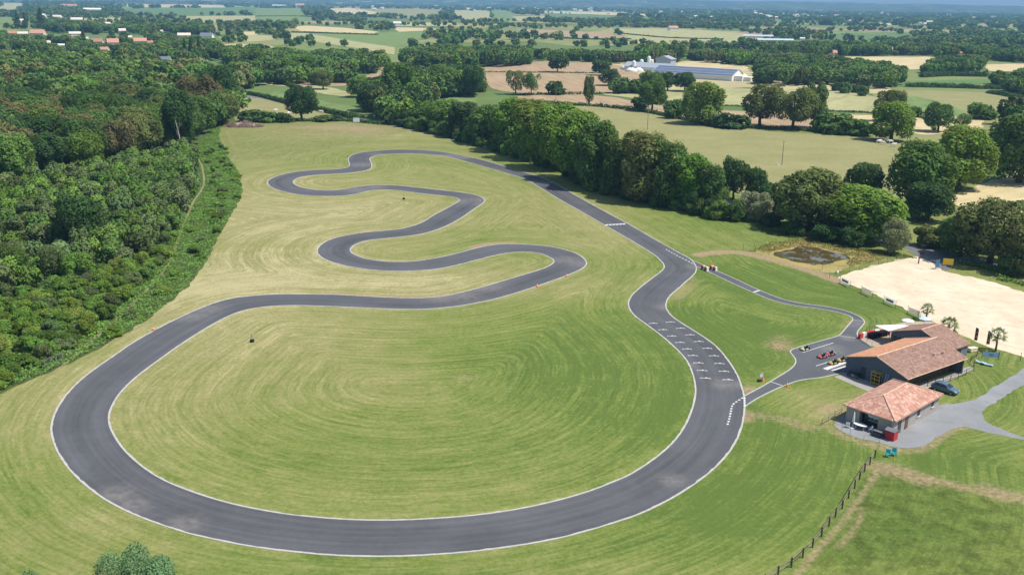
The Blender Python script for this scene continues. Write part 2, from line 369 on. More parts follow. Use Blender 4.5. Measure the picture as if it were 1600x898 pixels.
def grass_mat():
    t = NT('mown_grass'); p = t.pos()
    mow, dry, dirt, rough = t.attr('mow'), t.attr('dry'), t.attr('dirt'), t.attr('rough')
    big = t.noise(p, .035, 3); mid = t.noise(p, .22, 4); fine = t.noise(p, 1.5, 4, .65); tiny = t.noise(p, 7.0, 3, .7)
    wob = t.noise(p, .12, 2); patch = t.noise(p, .06, 2)
    # mowing rows follow the track edge
    ph = t.math('ADD', t.math('MULTIPLY', mow, 2 * PI / 1.55), t.math('MULTIPLY', wob, 5.0))
    s1 = t.math('SINE', ph)
    row = t.noise(t.node('ShaderNodeCombineXYZ', i0=t.math('ADD', t.math('MULTIPLY', mow, 1.7), t.math('MULTIPLY', mid, .45)), i1=t.math('MULTIPLY', big, 9.0)).outputs[0], 1.0, 2, .7)
    stripe = t.math('ADD', t.math('MULTIPLY', s1, .22), t.math('MULTIPLY', t.math('SUBTRACT', row, .5), 3.0))
    streak = t.noise(t.node('ShaderNodeCombineXYZ', i0=t.math('MULTIPLY', mow, 2.7), i1=t.math('MULTIPLY', t.attr('along'), .17)).outputs[0], 1.0, 3, .65)
    streak = t.math('SUBTRACT', streak, .5)
    amp = t.math('MULTIPLY', t.mr(patch, .33, .60, .38, 1.15), t.math('SUBTRACT', 1.0, rough))
    band = t.noise(t.node('ShaderNodeCombineXYZ', i0=t.math('MULTIPLY', mow, .42), i1=t.math('MULTIPLY', t.attr('along'), .012)).outputs[0], 1.0, 1)
    stripe = t.math('ADD', t.math('MULTIPLY', stripe, amp), t.math('MULTIPLY', t.math('MULTIPLY', t.math('SUBTRACT', band, .5), 2.2), t.math('SUBTRACT', 1.0, rough)))
    weeds = t.mr(t.noise(p, .8, 3, .7), .66, .74)
    d = t.math('ADD', dry, t.math('MULTIPLY', t.math('SUBTRACT', big, .5), .5))
    d = t.math('ADD', d, t.math('MULTIPLY', t.math('SUBTRACT', mid, .5), .55))
    d = t.math('ADD', d, t.math('MULTIPLY', t.math('SUBTRACT', fine, .5), .6))
    d = t.math('ADD', t.math('ADD', d, t.math('MULTIPLY', stripe, .17)), t.math('MULTIPLY', streak, .6))
    col = t.ramp(d, [(0.0, (.095, .145, .029)), (.25, (.148, .188, .043)), (.5, (.208, .218, .072)), (.75, (.272, .252, .108)), (1.0, (.37, .33, .17))])
    col = t.mix(t.math('MULTIPLY', weeds, .35), col, (.09, .15, .035))
    tuft = t.mr(t.noise(p, 2.6, 3, .7), .55, .72)
    col = t.mix(t.math('MULTIPLY', t.math('MULTIPLY', tuft, rough), .55), col, (.30, .33, .07))
    dark = t.mr(t.noise(p, .5, 3, .6), .35, .6, .62, 1.0)
    k = t.math('ADD', t.math('ADD', t.math('MULTIPLY', t.math('SUBTRACT', tiny, .5), .8), t.math('MULTIPLY', t.math('SUBTRACT', fine, .5), .45)), 1.0)
    k = t.math('ADD', t.math('ADD', k, t.math('MULTIPLY', stripe, .09)), t.math('MULTIPLY', streak, .28))
    k = t.math('MULTIPLY', k, t.math('ADD', t.math('MULTIPLY', t.math('SUBTRACT', dark, 1.0), rough), 1.0))
    hs = t.node('ShaderNodeHueSaturation'); t.put(hs.inputs['Color'], col); t.put(hs.inputs['Value'], k)
    soil = t.mix(t.mr(fine, .3, .7), (.235, .165, .095), (.37, .28, .17))
    dm = t.math('ADD', t.math('MULTIPLY', dirt, 1.25), t.math('MULTIPLY', t.math('SUBTRACT', t.math('ADD', t.math('MULTIPLY', fine, .6), t.math('MULTIPLY', mid, .4)), .55), t.mr(dirt, 0, .3, 0, 2.2)), clamp=True)
    col = t.mix(dm, hs.outputs[0], soil)
    t.bump(t.math('ADD', t.math('ADD', fine, t.math('MULTIPLY', tiny, .5)), t.math('MULTIPLY', stripe, .25)), .55, .18)
    return t.done(col, .9, .1)
M_GRASS = grass_mat()
me = grid_mesh('mown_grass', len(gx), len(gy), GP, M_GRASS)
for nm, A in (('mow', MOW), ('along', ALONG), ('dry', np.clip(np.where(DRY > .5, .5 + (DRY - .5) * .55, DRY), 0, 1)), ('dirt', np.clip(DIRT, 0, 1)), ('rough', ROUGH)):
    at = me.attributes.new(nm, 'FLOAT', 'POINT'); at.data.foreach_set('value', A.astype(np.float32))
tag(link('mown_grass', me), kind='structure')

# ------------------------------------------------------------------ asphalt
def asphalt_mat(name, base, blobs=(), lanes=True):
    t = NT(name); p = t.pos()
    n1 = t.noise(p, .09, 4, .6); n2 = t.noise(p, .9, 4, .6); n3 = t.noise(p, 14, 2, .6)
    k = t.math('ADD', t.mr(n1, .3, .7, .86, 1.14), t.math('ADD', t.mr(n2, .3, .7, -.06, .06), t.mr(n3, .3, .7, -.12, .12)))
    if lanes:
        al, ac = t.attr('along'), t.attr('across')
        st = t.noise(t.node('ShaderNodeCombineXYZ', i0=t.math('MULTIPLY', al, .018), i1=t.math('MULTIPLY', ac, 9.0)).outputs[0], 1.0, 3, .6)
        k = t.math('ADD', k, t.mr(st, .3, .7, -.17, .17))
        seam = t.mr(t.math('ABSOLUTE', t.math('SUBTRACT', ac, .52)), 0, .006, -.16, 0); k = t.math('ADD', k, seam)
        tyre = t.noise(t.node('ShaderNodeCombineXYZ', i0=t.math('MULTIPLY', al, .05), i1=t.math('MULTIPLY', ac, 38.0)).outputs[0], 1.0, 2, .6); k = t.math('ADD', k, t.mr(tyre, .58, .75, 0, -.16))
        rub = t.noise(t.node('ShaderNodeCombineXYZ', i0=t.math('MULTIPLY', al, .022), i1=t.math('MULTIPLY', ac, 2.2)).outputs[0], 1.0, 2); k = t.math('ADD', k, t.mr(rub, .48, .68, 0, -.16))
        patch = t.noise(t.node('ShaderNodeCombineXYZ', i0=t.math('FLOOR', t.math('MULTIPLY', al, .035)), i1=t.math('FLOOR', t.math('MULTIPLY', ac, 2))).outputs[0], 3.1, 0); k = t.math('ADD', k, t.mr(patch, .3, .7, -.04, .04))
        cen = t.math('ABSOLUTE', t.math('SUBTRACT', ac, .5))
        k = t.math('ADD', k, t.mr(cen, 0, .5, -.05, .06))
    hs = t.node('ShaderNodeHueSaturation'); t.put(hs.inputs['Color'], base); t.put(hs.inputs['Value'], k)
    col = hs.outputs[0]
    acc = None
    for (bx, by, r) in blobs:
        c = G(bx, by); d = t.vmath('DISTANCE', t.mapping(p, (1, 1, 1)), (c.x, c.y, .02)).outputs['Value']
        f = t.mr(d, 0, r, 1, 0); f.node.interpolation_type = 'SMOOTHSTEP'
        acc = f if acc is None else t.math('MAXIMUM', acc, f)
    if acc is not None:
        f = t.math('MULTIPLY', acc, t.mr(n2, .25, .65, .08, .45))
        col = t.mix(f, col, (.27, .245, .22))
    t.bump(n3, .15, .01)
    return t.done(col, t.mr(n2, .3, .7, .62, .8), .35)
PALE_PATCHES = [(568,257.5,9),(590,241,5),(715,314,6),(752,312,7),(756,318,6),(560,297,9),(585,292.5,6),(705,244,9),(725,246,7),(885,406,6),(903,411,6),(845,283,4),(760,448,8),(725,462,7),(690,465,6),(322,482,6),(300,494,6),(178,775,5),(205,790,4),(1085,417,4),(1040,480,4),(1130,600,4),(1072,570,3),(1156,600,3),(1050,750,3),(690,243,5),(285,820,4)]  # pale patches mixed into the asphalt: dusty bends and paler crests
M_ASPH = asphalt_mat('track_asphalt', (.088, .089, .094), PALE_PATCHES)
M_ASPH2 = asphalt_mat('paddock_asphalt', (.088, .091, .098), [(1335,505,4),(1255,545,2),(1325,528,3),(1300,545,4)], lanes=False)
M_ROAD = asphalt_mat('road_asphalt', (.15, .15, .153), lanes=False)

def ring_strip(A, B, name, mat, z):
    """triangles between two closed edges; each vertex knows how far along and across the track it lies"""
    k = int(np.argmin(np.linalg.norm(B - A[0], axis=1))); B = np.roll(B, -k, 0)
    A2, B2 = np.vstack([A, A[:1]]), np.vstack([B, B[:1]])
    na, nb = len(A2), len(B2); i = j = 0; fs = []; inA = .0
    while i < na - 1 or j < nb - 1:
        if i == na - 1: adv = 'b'
        elif j == nb - 1: adv = 'a'
        else:
            da = np.linalg.norm(A2[i + 1] - B2[j]); db = np.linalg.norm(A2[i] - B2[j + 1])
            da += .15 * max(0, (i + 1) / na - j / nb) * na * .02; adv = 'a' if da < db else 'b'
        if adv == 'a': fs.append((i, na + j, i + 1)); i += 1
        else: fs.append((i, na + j, na + j + 1)); j += 1
    vs = [(*p, z) for p in A2] + [(*p, z) for p in B2]
    def up(f):
        a, b, c = (Vector(vs[q]) for q in f); return f if (b - a).cross(c - a).z > 0 else f[::-1]
    o = meshobj(name, vs, [up(f) for f in fs], mat)
    la = np.concatenate([[0], np.cumsum(np.linalg.norm(np.diff(A2, axis=0), axis=1))]); lb = np.concatenate([[0], np.cumsum(np.linalg.norm(np.diff(B2, axis=0), axis=1))])
    lb *= la[-1] / lb[-1]
    o.data.attributes.new('along', 'FLOAT', 'POINT').data.foreach_set('value', np.concatenate([la, lb]).astype(np.float32))
    o.data.attributes.new('across', 'FLOAT', 'POINT').data.foreach_set('value', np.concatenate([np.zeros(na), np.ones(nb)]).astype(np.float32))
    return tag(o, kind='structure')
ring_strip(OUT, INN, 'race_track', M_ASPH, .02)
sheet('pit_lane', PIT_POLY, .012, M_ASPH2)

def line_mat(name, c, worn=.35):
    t = NT(name); p = t.pos(); n = t.noise(p, 1.2, 4, .65); n2 = t.noise(p, 9, 2)
    f = t.mr(t.math('ADD', n, t.math('MULTIPLY', n2, .35)), .52, .85)
    return t.done(t.mix(t.math('MULTIPLY', f, worn), c, (.30, .28, .25)), .8, .2)
M_EDGE = line_mat('edge_concrete', (.47, .455, .42), .65)
M_WHITE = line_mat('road_paint', (.66, .66, .65), .55)
kb = MB(); ribbon_mb(kb, OUT, .28, .045, True, .05, .035); ribbon_mb(kb, INN, .28, .045, True, .05, .035)
tag(kb.build('kerb_line', M_EDGE), kind='structure')
kb = MB()
for L in (PITU, PITD, PITB): ribbon_mb(kb, L, .22, .040, False, .04)
tag(kb.build('pit_kerb_line', M_EDGE), kind='structure')

# painted markings
mk = MB()
def bar(mb, a, b, wid, z=.027):
    a, b = Vector((*a[:2], 0)), Vector((*b[:2], 0)); d = (b - a).normalized(); n = Vector((-d.y, d.x, 0)) * wid / 2
    mb.add([Vector((p.x, p.y, z)) for p in (a - n, b - n, b + n, a + n)], [(0, 1, 2, 3)])
GRIDM = [(375,347),(455,400),(530,453),(598,506),(658,560),(705,615),(752,676),(783,739),(812,803),(518,336),(602,388),(682,443),(757,498),(826,555),(883,617),(928,681),(966,746),(998,816)]
for k, (zx, zy) in enumerate(GRIDM):
    c = G(950 + zx / 5.333, 440 + zy / 5.333)
    q = (k % 9) / 8; ang = math.radians(6 - 12 * q)
    d = Vector((math.cos(ang), math.sin(ang), 0)); n = Vector((-d.y, d.x, 0)); L = .86
    bar(mk, c - d * L, c + d * L, .17)
    for e in (-1, 1): bar(mk, c + d * e * (L - .07) - n * .12, c + d * e * (L - .07) - n * .30, .14)
    bar(mk, c + d * .16 + n * .09, c + d * .16 + n * .30, .36)
tag(mk.build('start_grid_markings', M_WHITE), kind='structure')
mk = MB()
def dots(mb, px, on, off, wid, z=.027):
    P = resample(gpts(catmull(px, 8)), .1); L = np.concatenate([[0], np.cumsum(np.linalg.norm(np.diff(P, axis=0), axis=1))]); s = 0
    while s + on < L[-1]:
        a = [np.interp(s, L, P[:, k]) for k in (0, 1)]; b = [np.interp(s + on, L, P[:, k]) for k in (0, 1)]
        bar(mb, a, b, wid, z); s += on + off
dots(mk, [(1161,621),(1152,626.5),(1144.5,633),(1141.5,645),(1139.5,654),(1136,666)], .5, .5, .3)
dots(mk, [(1163.2,621),(1163.4,635)], .5, .5, .3, .05)
dots(mk, [(1040.5,389.5),(1050,395),(1062,401.5),(1074,407.5),(1084.5,413)], .8, .7, .3)
dots(mk, [(946,351.8),(981.5,350)], .72, .3, 1.1)
dots(mk, [(948,350.9),(981.5,348.9)], .72, .3, .5)
bar(mk, G(838,286), G(863,285.6), .5); 
tag(mk.build('dashed_markings', M_WHITE), kind='structure')
mk = MB()
bar(mk, G(1254,550.5), G(1302,535.6), .16); bar(mk, G(1275,571.6), G(1297,564.5), .16)
bar(mk, G(1311,524.4), G(1345,529.4), .14); bar(mk, G(1203,595.8), G(1225,603.2), .16); bar(mk, G(1332.5,500), G(1350,501.5), .14)
bar(mk, G(1177.5,456.5), G(1187,453.5), .5)
bar(mk, G(1289,576.8), G(1320,565.5), .9); bar(mk, G(1300,579), G(1322,572), .5)
tag(mk.build('paddock_markings', M_WHITE), kind='structure')

# ------------------------------------------------------------------ gravel, sand, water, road
def gravel_mat(name, a, b, c, dark=(.2, .16, .11), stain=.3):
    t = NT(name); p = t.pos(); n = t.noise(t.mapping(p, (1, .55, 1), (0, 0, .5)), .12, 5, .62); f = t.noise(p, 6, 3, .7); m = t.noise(p, .5, 4)
    col = t.mix(t.mr(n, .32, .66), a, b); col = t.mix(t.mr(m, .52, .75, 0, .7), col, c)
    st = t.noise(t.mapping(p, (.6, 1.3, 1), (0, 0, .9)), .35, 4, .6)
    col = t.mix(t.mr(st, .62, .8, 0, stain), col, dark)
    tw = t.node('ShaderNodeTexWave', wave_type='RINGS', rings_direction='Z'); t.l.new(t.mapping(p, (.11, .11, .11), (0, 0, .3)), tw.inputs['Vector']); tw.inputs['Scale'].default_value = .55; tw.inputs['Distortion'].default_value = 9.0; tw.inputs['Detail'].default_value = 2.0; tw.inputs['Detail Scale'].default_value = .35
    rut = t.math('MULTIPLY', t.mr(tw.outputs['Fac'], .86, .97), t.mr(m, .42, .62, 0, stain * .55))
    col = t.mix(rut, col, dark)
    hs = t.node('ShaderNodeHueSaturation'); t.put(hs.inputs['Color'], col); t.put(hs.inputs['Value'], t.mr(f, .3, .7, .80, 1.2))
    t.bump(f, .3, .05); return t.done(hs.outputs[0], .95, .1)
M_SAND = gravel_mat('pale_sand', (.54, .44, .315), (.67, .575, .43), (.49, .39, .27), (.40, .30, .20), .4)
M_GRAVEL = gravel_mat('grey_gravel', (.20, .207, .215), (.275, .282, .29), (.25, .245, .23), (.17, .16, .125), .5)
M_CONC = gravel_mat('concrete_pad', (.28, .265, .24), (.35, .33, .30), (.30, .28, .25), (.19, .18, .16), .45)
M_TERR = gravel_mat('terrace_ground', (.36, .29, .21), (.42, .34, .26), (.32, .25, .18), (.3, .22, .15), .4)
def ragged(px, step=.5, amp=.38, per=5):
    P = smooth(resample(gpts(px), step, True), 3, True); a = rng.normal(0, 1, len(P)); a = smooth(a[:, None], 1, True)[:, 0]
    return P + (offset(P, 1, True) - P) * (a * amp)[:, None]
SAND_PX = [(1306,434),(1322,428),(1352,418),(1390,409.5),(1412,405),(1432,400),(1455,408),(1472,422),(1500,430),(1532,436),(1565,444),(1600,457),(1680,480),(1700,580),(1640,570),(1596,556),(1566,547),(1540,541),(1512,529),(1490,515),(1456,503),(1432,491),(1400,476),(1360,458)]
sheet('car_park', ragged(SAND_PX, .8, .4), .010, M_SAND)
DRIVE_PX = [(1600,575),(1568,595.7),(1526,623),(1503,629),(1469,632),(1440,640),(1380,640),(1322,646),(1305,658),(1303,668),(1337,683),(1375,691),(1409,701),(1443,698),(1469,679),(1492,666.5),(1511,666),(1541,675),(1600,687),(1660,700),(1660,693),(1600,683),(1545,662),(1534,648.7),(1541,637),(1568,618.5),(1600,601.4),(1660,570),(1660,545)]
sheet('driveway', ragged(DRIVE_PX, .6, .16), .010, M_GRAVEL)
sheet('concrete_apron', gpts([(1303,588.3),(1326,582.4),(1345,588),(1420,620),(1400,628),(1352,609.5)]), .016, M_CONC)
sheet('footpath', ragged([(1418,606),(1440,598),(1516,571.5),(1524,577),(1470,600),(1436,612)], .5, .08), .014, M_CONC)
sheet('terrace', ragged([(1343,528),(1366,514),(1420,502),(1456,502),(1500,524),(1440,556),(1362,541)], .5, .06), .016, M_TERR)
# side road behind the tree belt and the lane to the car park
ROAD_C = gcurve([(1760,462),(1690,446),(1600,424.5),(1550,412.5),(1500,401.5),(1455,392.5),(1420,385),(1370,372),(1300,354),(1220,335),(1120,312.5),(1010,288),(900,264),(800,240),(700,214),(620,196),(555,184.5),(490,174.5),(420,158),(370,146)], 3, 3)
rb = MB(); ribbon_mb(rb, ROAD_C, 6.2, .03); tag(rb.build('side_road', M_ROAD), kind='structure')
sheet('road_entrance', gpts([(1432,400),(1418,392),(1432,386),(1470,398),(1500,408),(1478,424),(1455,409)]), .022, M_ROAD)
rb = MB(); L = np.arange(0, len(ROAD_C) - 2, 4)
for i in L: bar(rb, ROAD_C[i], ROAD_C[i + 1], .22, .036)
tag(rb.build('road_markings', M_WHITE), kind='structure')

def water_mat():
    t = NT('pond_water'); p = t.pos(); n = t.noise(p, .28, 3); sky_fleck = t.noise(p, .30, 4, .62); f = t.noise(p, 3.5, 3, .7)
    spot = t.math('MULTIPLY', t.mr(sky_fleck, .53, .57), t.mr(f, .38, .5)); 
    col = t.mix(t.mr(n, .35, .65), (.070, .052, .018), (.10, .078, .028)); col = t.mix(t.math('MULTIPLY', spot, .7), col, (.27, .31, .33))  # blue-grey flecks paint sky reflections into the water colour
    t.bump(t.noise(p, 6, 2), .04, .02); return t.done(col, .07, .5)
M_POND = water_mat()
POND_PX = [(1203,395),(1222,392),(1243,387.5),(1262,384.5),(1276,386),(1288,390),(1306,395),(1332,401.5),(1320,405.5),(1305,409),(1288,414),(1268,414.5),(1245,409.5),(1222,402)]
M_BANK = gravel_mat('pond_bank', (.27, .23, .075), (.38, .30, .12), (.30, .20, .09), (.10, .15, .03), .95)
sheet('pond_bank', ragged([(1175,393),(1212,381),(1262,374),(1290,384),(1340,392),(1392,397),(1372,407),(1330,416),(1296,428),(1262,420),(1218,407)], .8, .5), .012, M_BANK)
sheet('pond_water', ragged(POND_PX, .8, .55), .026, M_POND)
# ------------------------------------------------------------------ the wider country: ground sheet, fields, hills, haze
def country_mat():
    t = NT('country_ground'); p = t.pos()
    wv = t.node('ShaderNodeVectorMath', operation='ADD', i0=p, i1=t.vmath('SCALE', t.node('ShaderNodeTexNoise', i0=p).outputs['Color']).outputs[0]).outputs[0]
    v = t.node('ShaderNodeTexVoronoi'); v.voronoi_dimensions = '2D'; v.distance = 'MANHATTAN'
    t.l.new(t.mapping(p, (1 / 210., 1 / 260., 1), (0, 0, .35)), v.inputs['Vector']); v.inputs['Scale'].default_value = 1.0; v.inputs['Randomness'].default_value = .9
    sep = t.node('ShaderNodeSeparateColor', i0=v.outputs['Color'])
    col = t.ramp(sep.outputs[0], [(0, (.12, .17, .055)), (.3, (.17, .21, .075)), (.48, (.22, .23, .09)), (.62, (.40, .35, .19)), (.74, (.28, .26, .11)), (.84, (.10, .155, .05)), (.94, (.30, .22, .14))], 'CONSTANT')
    n = t.noise(p, .02, 4, .6); f = t.noise(p, .6, 3, .6)
    hs = t.node('ShaderNodeHueSaturation'); t.put(hs.inputs['Color'], col)
    t.put(hs.inputs['Value'], t.math('ADD', t.mr(n, .3, .7, .86, 1.14), t.mr(f, .3, .7, -.1, .1)))
    return t.done(hs.outputs[0], .95, .05)
S = 15000
meshobj('country_ground', [(-S, -2000, -.06), (S, -2000, -.06), (S, S, -.06), (-S, S, -.06)], [(0, 1, 2, 3)], country_mat())['kind'] = 'structure'

def field_mat(name, a, b, rows=0.0, rot=0.0, scale=.05):
    t = NT(name); p = t.pos()
    n = t.noise(p, scale, 4, .6); m = t.noise(p, scale * 7, 4, .6); f = t.noise(p, 1.3, 3, .65)
    col = t.mix(t.mr(t.math('ADD', t.math('MULTIPLY', n, .6), t.math('MULTIPLY', m, .4)), .36, .64), a, b)
    k = t.mr(f, .3, .7, .87, 1.13)
    if rows:
        s = t.node('ShaderNodeSeparateXYZ', i0=t.mapping(p, (1, 1, 1), (0, 0, rot)))
        r = t.noise(t.node('ShaderNodeCombineXYZ', i0=t.math('MULTIPLY', s.outputs[0], 1 / rows), i1=t.math('MULTIPLY', s.outputs[1], .015)).outputs[0], 1, 2)
        k = t.math('ADD', k, t.mr(r, .3, .7, -.14, .14))
    hs = t.node('ShaderNodeHueSaturation'); t.put(hs.inputs['Color'], col); t.put(hs.inputs['Value'], k)
    t.bump(f, .4, .1); return t.done(hs.outputs[0], .95, .05)
F_PAST = field_mat('olive_pasture', (.215, .215, .088), (.285, .265, .125))
F_PALE = field_mat('pale_hay_field', (.29, .29, .135), (.37, .35, .18), 6, .5)
F_PLOW = field_mat('bare_brown_field', (.30, .215, .13), (.37, .275, .17), 5, -.2)
F_STRAW = field_mat('straw_field', (.44, .36, .19), (.54, .45, .26), 5, .9)
F_GREEN = field_mat('green_crop', (.135, .195, .066), (.175, .235, .085), 4, .3)
F_LUSH = field_mat('deep_green_crop', (.10, .165, .055), (.13, .20, .07), 4, 1.2)
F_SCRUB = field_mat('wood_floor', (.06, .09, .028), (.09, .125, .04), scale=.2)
FIELDS = [  # material, outline in the photograph
 (F_LUSH, [(-80,48),(30,52),(200,56),(345,58),(352,118),(300,122),(150,112),(-80,112)]),
 (F_PAST, [(860,164),(935,167),(1010,175),(1060,181),(1130,195),(1200,206),(1330,213),(1400,222),(1430,240),(1440,300),(1340,330),(1220,318),(1140,300),(1070,285),(980,255),(900,215)]),
 (F_PLOW, [(745,104),(800,99),(860,96),(930,97),(975,104),(992,113),(1010,118),(1000,140),(935,146),(850,150),(770,140)]),
 (F_PLOW, [(800,150),(900,147),(960,152),(1010,163),(1060,168),(1200,176),(1290,178),(1370,182),(1400,205),(1330,208),(1200,203),(1080,186),(935,166),(810,156)]),
 (F_PALE, [(935,147),(1000,141),(1090,136),(1165,139),(1290,140),(1340,146),(1372,152),(1372,176),(1290,172),(1160,166),(1040,160)]),
 (F_PAST, [(1372,152),(1400,141),(1500,143),(1600,148),(1760,155),(1760,235),(1600,200),(1510,188),(1430,180)]),
 (F_GREEN, [(1385,150),(1420,149),(1470,160),(1520,180),(1480,182),(1420,172)]),
 (F_STRAW, [(1290,180),(1440,180),(1540,186),(1530,205),(1440,212),(1420,205),(1300,196)]),
 (F_LUSH, [(1390,128),(1450,126),(1545,124),(1545,131),(1470,134),(1400,136)]),
 (F_STRAW, [(1240,88),(1330,89),(1460,89),(1465,98),(1430,109),(1340,109),(1260,104)]),
 (F_STRAW, [(1535,101),(1600,100),(1700,102),(1700,113),(1545,112)]),
 (F_LUSH, [(1255,57),(1330,52),(1420,54),(1425,63),(1380,66),(1300,63)]),
 (F_STRAW, [(1470,312),(1530,290),(1600,262),(1760,250),(1760,380),(1640,372),(1560,345)]),
 (F_STRAW, [(1050,98),(1110,95),(1165,100),(1170,112),(1120,110),(1060,104)]),
 (F_GREEN, [(820,86),(880,89),(960,96),(940,99),(880,97),(820,95)]),
 (F_PLOW, [(805,46),(870,47),(940,52),(985,58),(984,62),(920,61),(835,57)]),
 (F_PALE, [(950,45),(1050,45),(1130,50),(1215,58),(1180,66),(1100,72),(1040,73),(960,66),(985,60)]),
 (F_STRAW, [(842,17.5),(930,19),(1015,22.5),(1018,25.5),(940,23.5),(845,20.5)]),
 (F_LUSH, [(848,21.5),(920,22.5),(972,25),(955,35),(900,35),(858,31)]),
 (F_PALE, [(800,26),(850,25),(858,33),(810,33)]),
 (F_GREEN, [(475,51),(540,52),(600,51),(672,48),(665,60),(640,68),(617,75),(560,66),(500,58)]),
 (F_PALE, [(452,52),(478,52),(560,66),(617,74.5),(616,86),(560,76),(500,67),(455,62)]),
 (F_PALE, [(380,55),(427,56),(430,63),(385,66)]),
 (F_STRAW, [(455,42),(480,40.5),(540,44),(592,50),(580,54),(520,51),(470,49)]),
 (F_STRAW, [(612,43),(660,44),(690,46),(670,50),(625,51)]),
 (F_STRAW, [(507,14.5),(545,12.5),(600,19),(615,25),(570,27),(525,23)]),
 (F_PAST, [(560,14.5),(640,14),(695,17),(685,28),(640,29),(615,24)]),
 (F_PALE, [(708,17),(766,17.5),(767,31),(740,35),(712,30)]),
 (F_GREEN, [(767,18),(800,18),(812,33),(770,34)]),
 (F_GREEN, [(395,13),(470,13.5),(475,24),(510,30),(460,36),(398,33)]),
 (F_STRAW, [(180,5),(260,6),(350,9),(352,12.3),(260,12),(200,11)]),
 (F_LUSH, [(190,14),(300,13),(400,12),(400,24),(300,25),(200,24)]),
 (F_PALE, [(290,25.5),(398,25),(400,36),(350,36),(290,33)]),
 (F_PALE, [(0,5),(36,5),(36,12),(0,12)]), (F_GREEN, [(0,27),(22,27),(20,37),(0,38)]),
 (F_PALE, [(-40,12),(34,12),(34,20),(-40,20)]),
 (F_STRAW, [(380,50),(402,50),(402,57),(384,60)]),
 (F_STRAW, [(1150,22),(1180,23),(1210,25),(1205,27),(1160,26)]), (F_STRAW, [(1235,24.5),(1285,25),(1320,27),(1300,29),(1240,28)]),
 (F_STRAW, [(1490,17.5),(1525,18),(1520,20.5),(1492,20)]), (F_STRAW, [(1535,19),(1580,19.5),(1580,22),(1538,21.5)]),
 (F_PALE, [(1550,46),(1592,46),(1590,52),(1555,51)]), (F_PALE, [(1470,55),(1510,56),(1505,60),(1475,60)]), (F_STRAW, [(1320,35),(1400,37),(1395,40),(1325,38.5)]),
 # meadows beyond the crest of the track ground
 (F_PAST, [(365,150),(400,154),(450,163),(520,178),(560,186),(555,190),(500,190),(440,190),(372,188)]),
 (F_GREEN, [(415,150),(470,160),(560,178),(600,186),(600,182),(560,170),(490,155),(430,143)]),
 (F_PALE, [(395,132),(445,135),(520,150),(550,152),(548,144),(500,134),(440,128)]),
 (F_PLOW, [(455,127),(520,128),(575,118),(605,104),(612,112),(580,126),(530,136),(460,133)]),
 (F_GREEN, [(690,152),(740,148),(745,160),(700,163)]),
]
for i, (m, px) in enumerate(FIELDS):
    P = gpts(px); d = np.linalg.norm(P.mean(0))
    Pq = ragged(px, max(2.0, d / 150), max(.3, d / 500)) if d < 1400 else P
    sheet('field', Pq, .03 + .006 * (i % 12) + .03 * (d > 900), m)
# leaf litter and dark soil under the wood on the left
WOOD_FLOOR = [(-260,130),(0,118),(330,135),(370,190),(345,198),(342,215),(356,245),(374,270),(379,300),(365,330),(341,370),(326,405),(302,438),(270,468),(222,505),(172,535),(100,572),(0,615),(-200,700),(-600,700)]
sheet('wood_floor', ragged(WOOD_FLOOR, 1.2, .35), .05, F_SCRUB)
PATH_C = gcurve([(303,240),(309,248),(315,258),(318,272),(319,287),(313,300),(302,316),(295,332),(288,350),(281,366),(274,388),(258,420),(228,455),(190,492),(150,526),(112,560),(80,585)], .8, 3)
tag(ribbon_mb(MB(), PATH_C, .65, .06, jitter=.10).build('footpath', gravel_mat('trodden_earth', (.19, .18, .08), (.25, .225, .11), (.14, .16, .055))), kind='structure')

# far hills
def hills():
    t = NT('far_hills'); p = t.pos(); n = t.noise(t.mapping(p, (1, .35, 1)), .006, 6, .75); f = t.noise(p, .02, 3)
    col = t.ramp(t.math('ADD', t.math('MULTIPLY', n, .8), t.math('MULTIPLY', f, .2)), [(.36, (.02, .035, .02)), (.48, (.05, .075, .035)), (.56, (.07, .10, .04)), (.60, (.22, .22, .10)), (.66, (.42, .38, .24))])
    m = t.done(col, .95, .05)
    nx, ny = 260, 24; vs = []
    for j in range(ny):
        for i in range(nx):
            a = math.radians(-42 + 84 * i / (nx - 1)); r = 6500 + 7500 * j / (ny - 1)
            u = j / (ny - 1)
            h = (math.sin(a * 9 + 1.2) * 12 + math.sin(a * 23 + .4) * 7 + math.sin(a * 51) * 3.2 + math.sin(a * 97 + 2) * 1.8)
            z = (1 - math.cos(min(1, u * 1.15) * PI)) * .5 * (86 + h + 22 * max(0, .15 - a)) * (1 if u < .9 else (1 - u) / .1) + math.sin(r * .004 + a * 30) * 4 * u - 1
            vs.append((r * math.sin(a), r * math.cos(a), z))
    fs = [(j * nx + i, j * nx + i + 1, (j + 1) * nx + i + 1, (j + 1) * nx + i) for j in range(ny - 1) for i in range(nx - 1)]
    meshobj('hills', vs, fs, m, smooth=True)['kind'] = 'structure'
hills()

def haze():
    m = bpy.data.materials.new('haze'); m.use_nodes = True; nt = m.node_tree; nt.nodes.clear()
    out = nt.nodes.new('ShaderNodeOutputMaterial'); v = nt.nodes.new('ShaderNodeVolumePrincipled')
    v.inputs['Color'].default_value = (.26, .50, .85, 1); v.inputs['Density'].default_value = HAZE_DENS; v.inputs['Anisotropy'].default_value = 0.0
    nt.links.new(v.outputs[0], out.inputs['Volume'])
    b = MB(); b.box((0, 7000, 74), (40000, 19000, 150.12))
    o = b.build('haze', m); o['kind'] = 'stuff'
HAZE_DENS = 9.5e-5
haze()
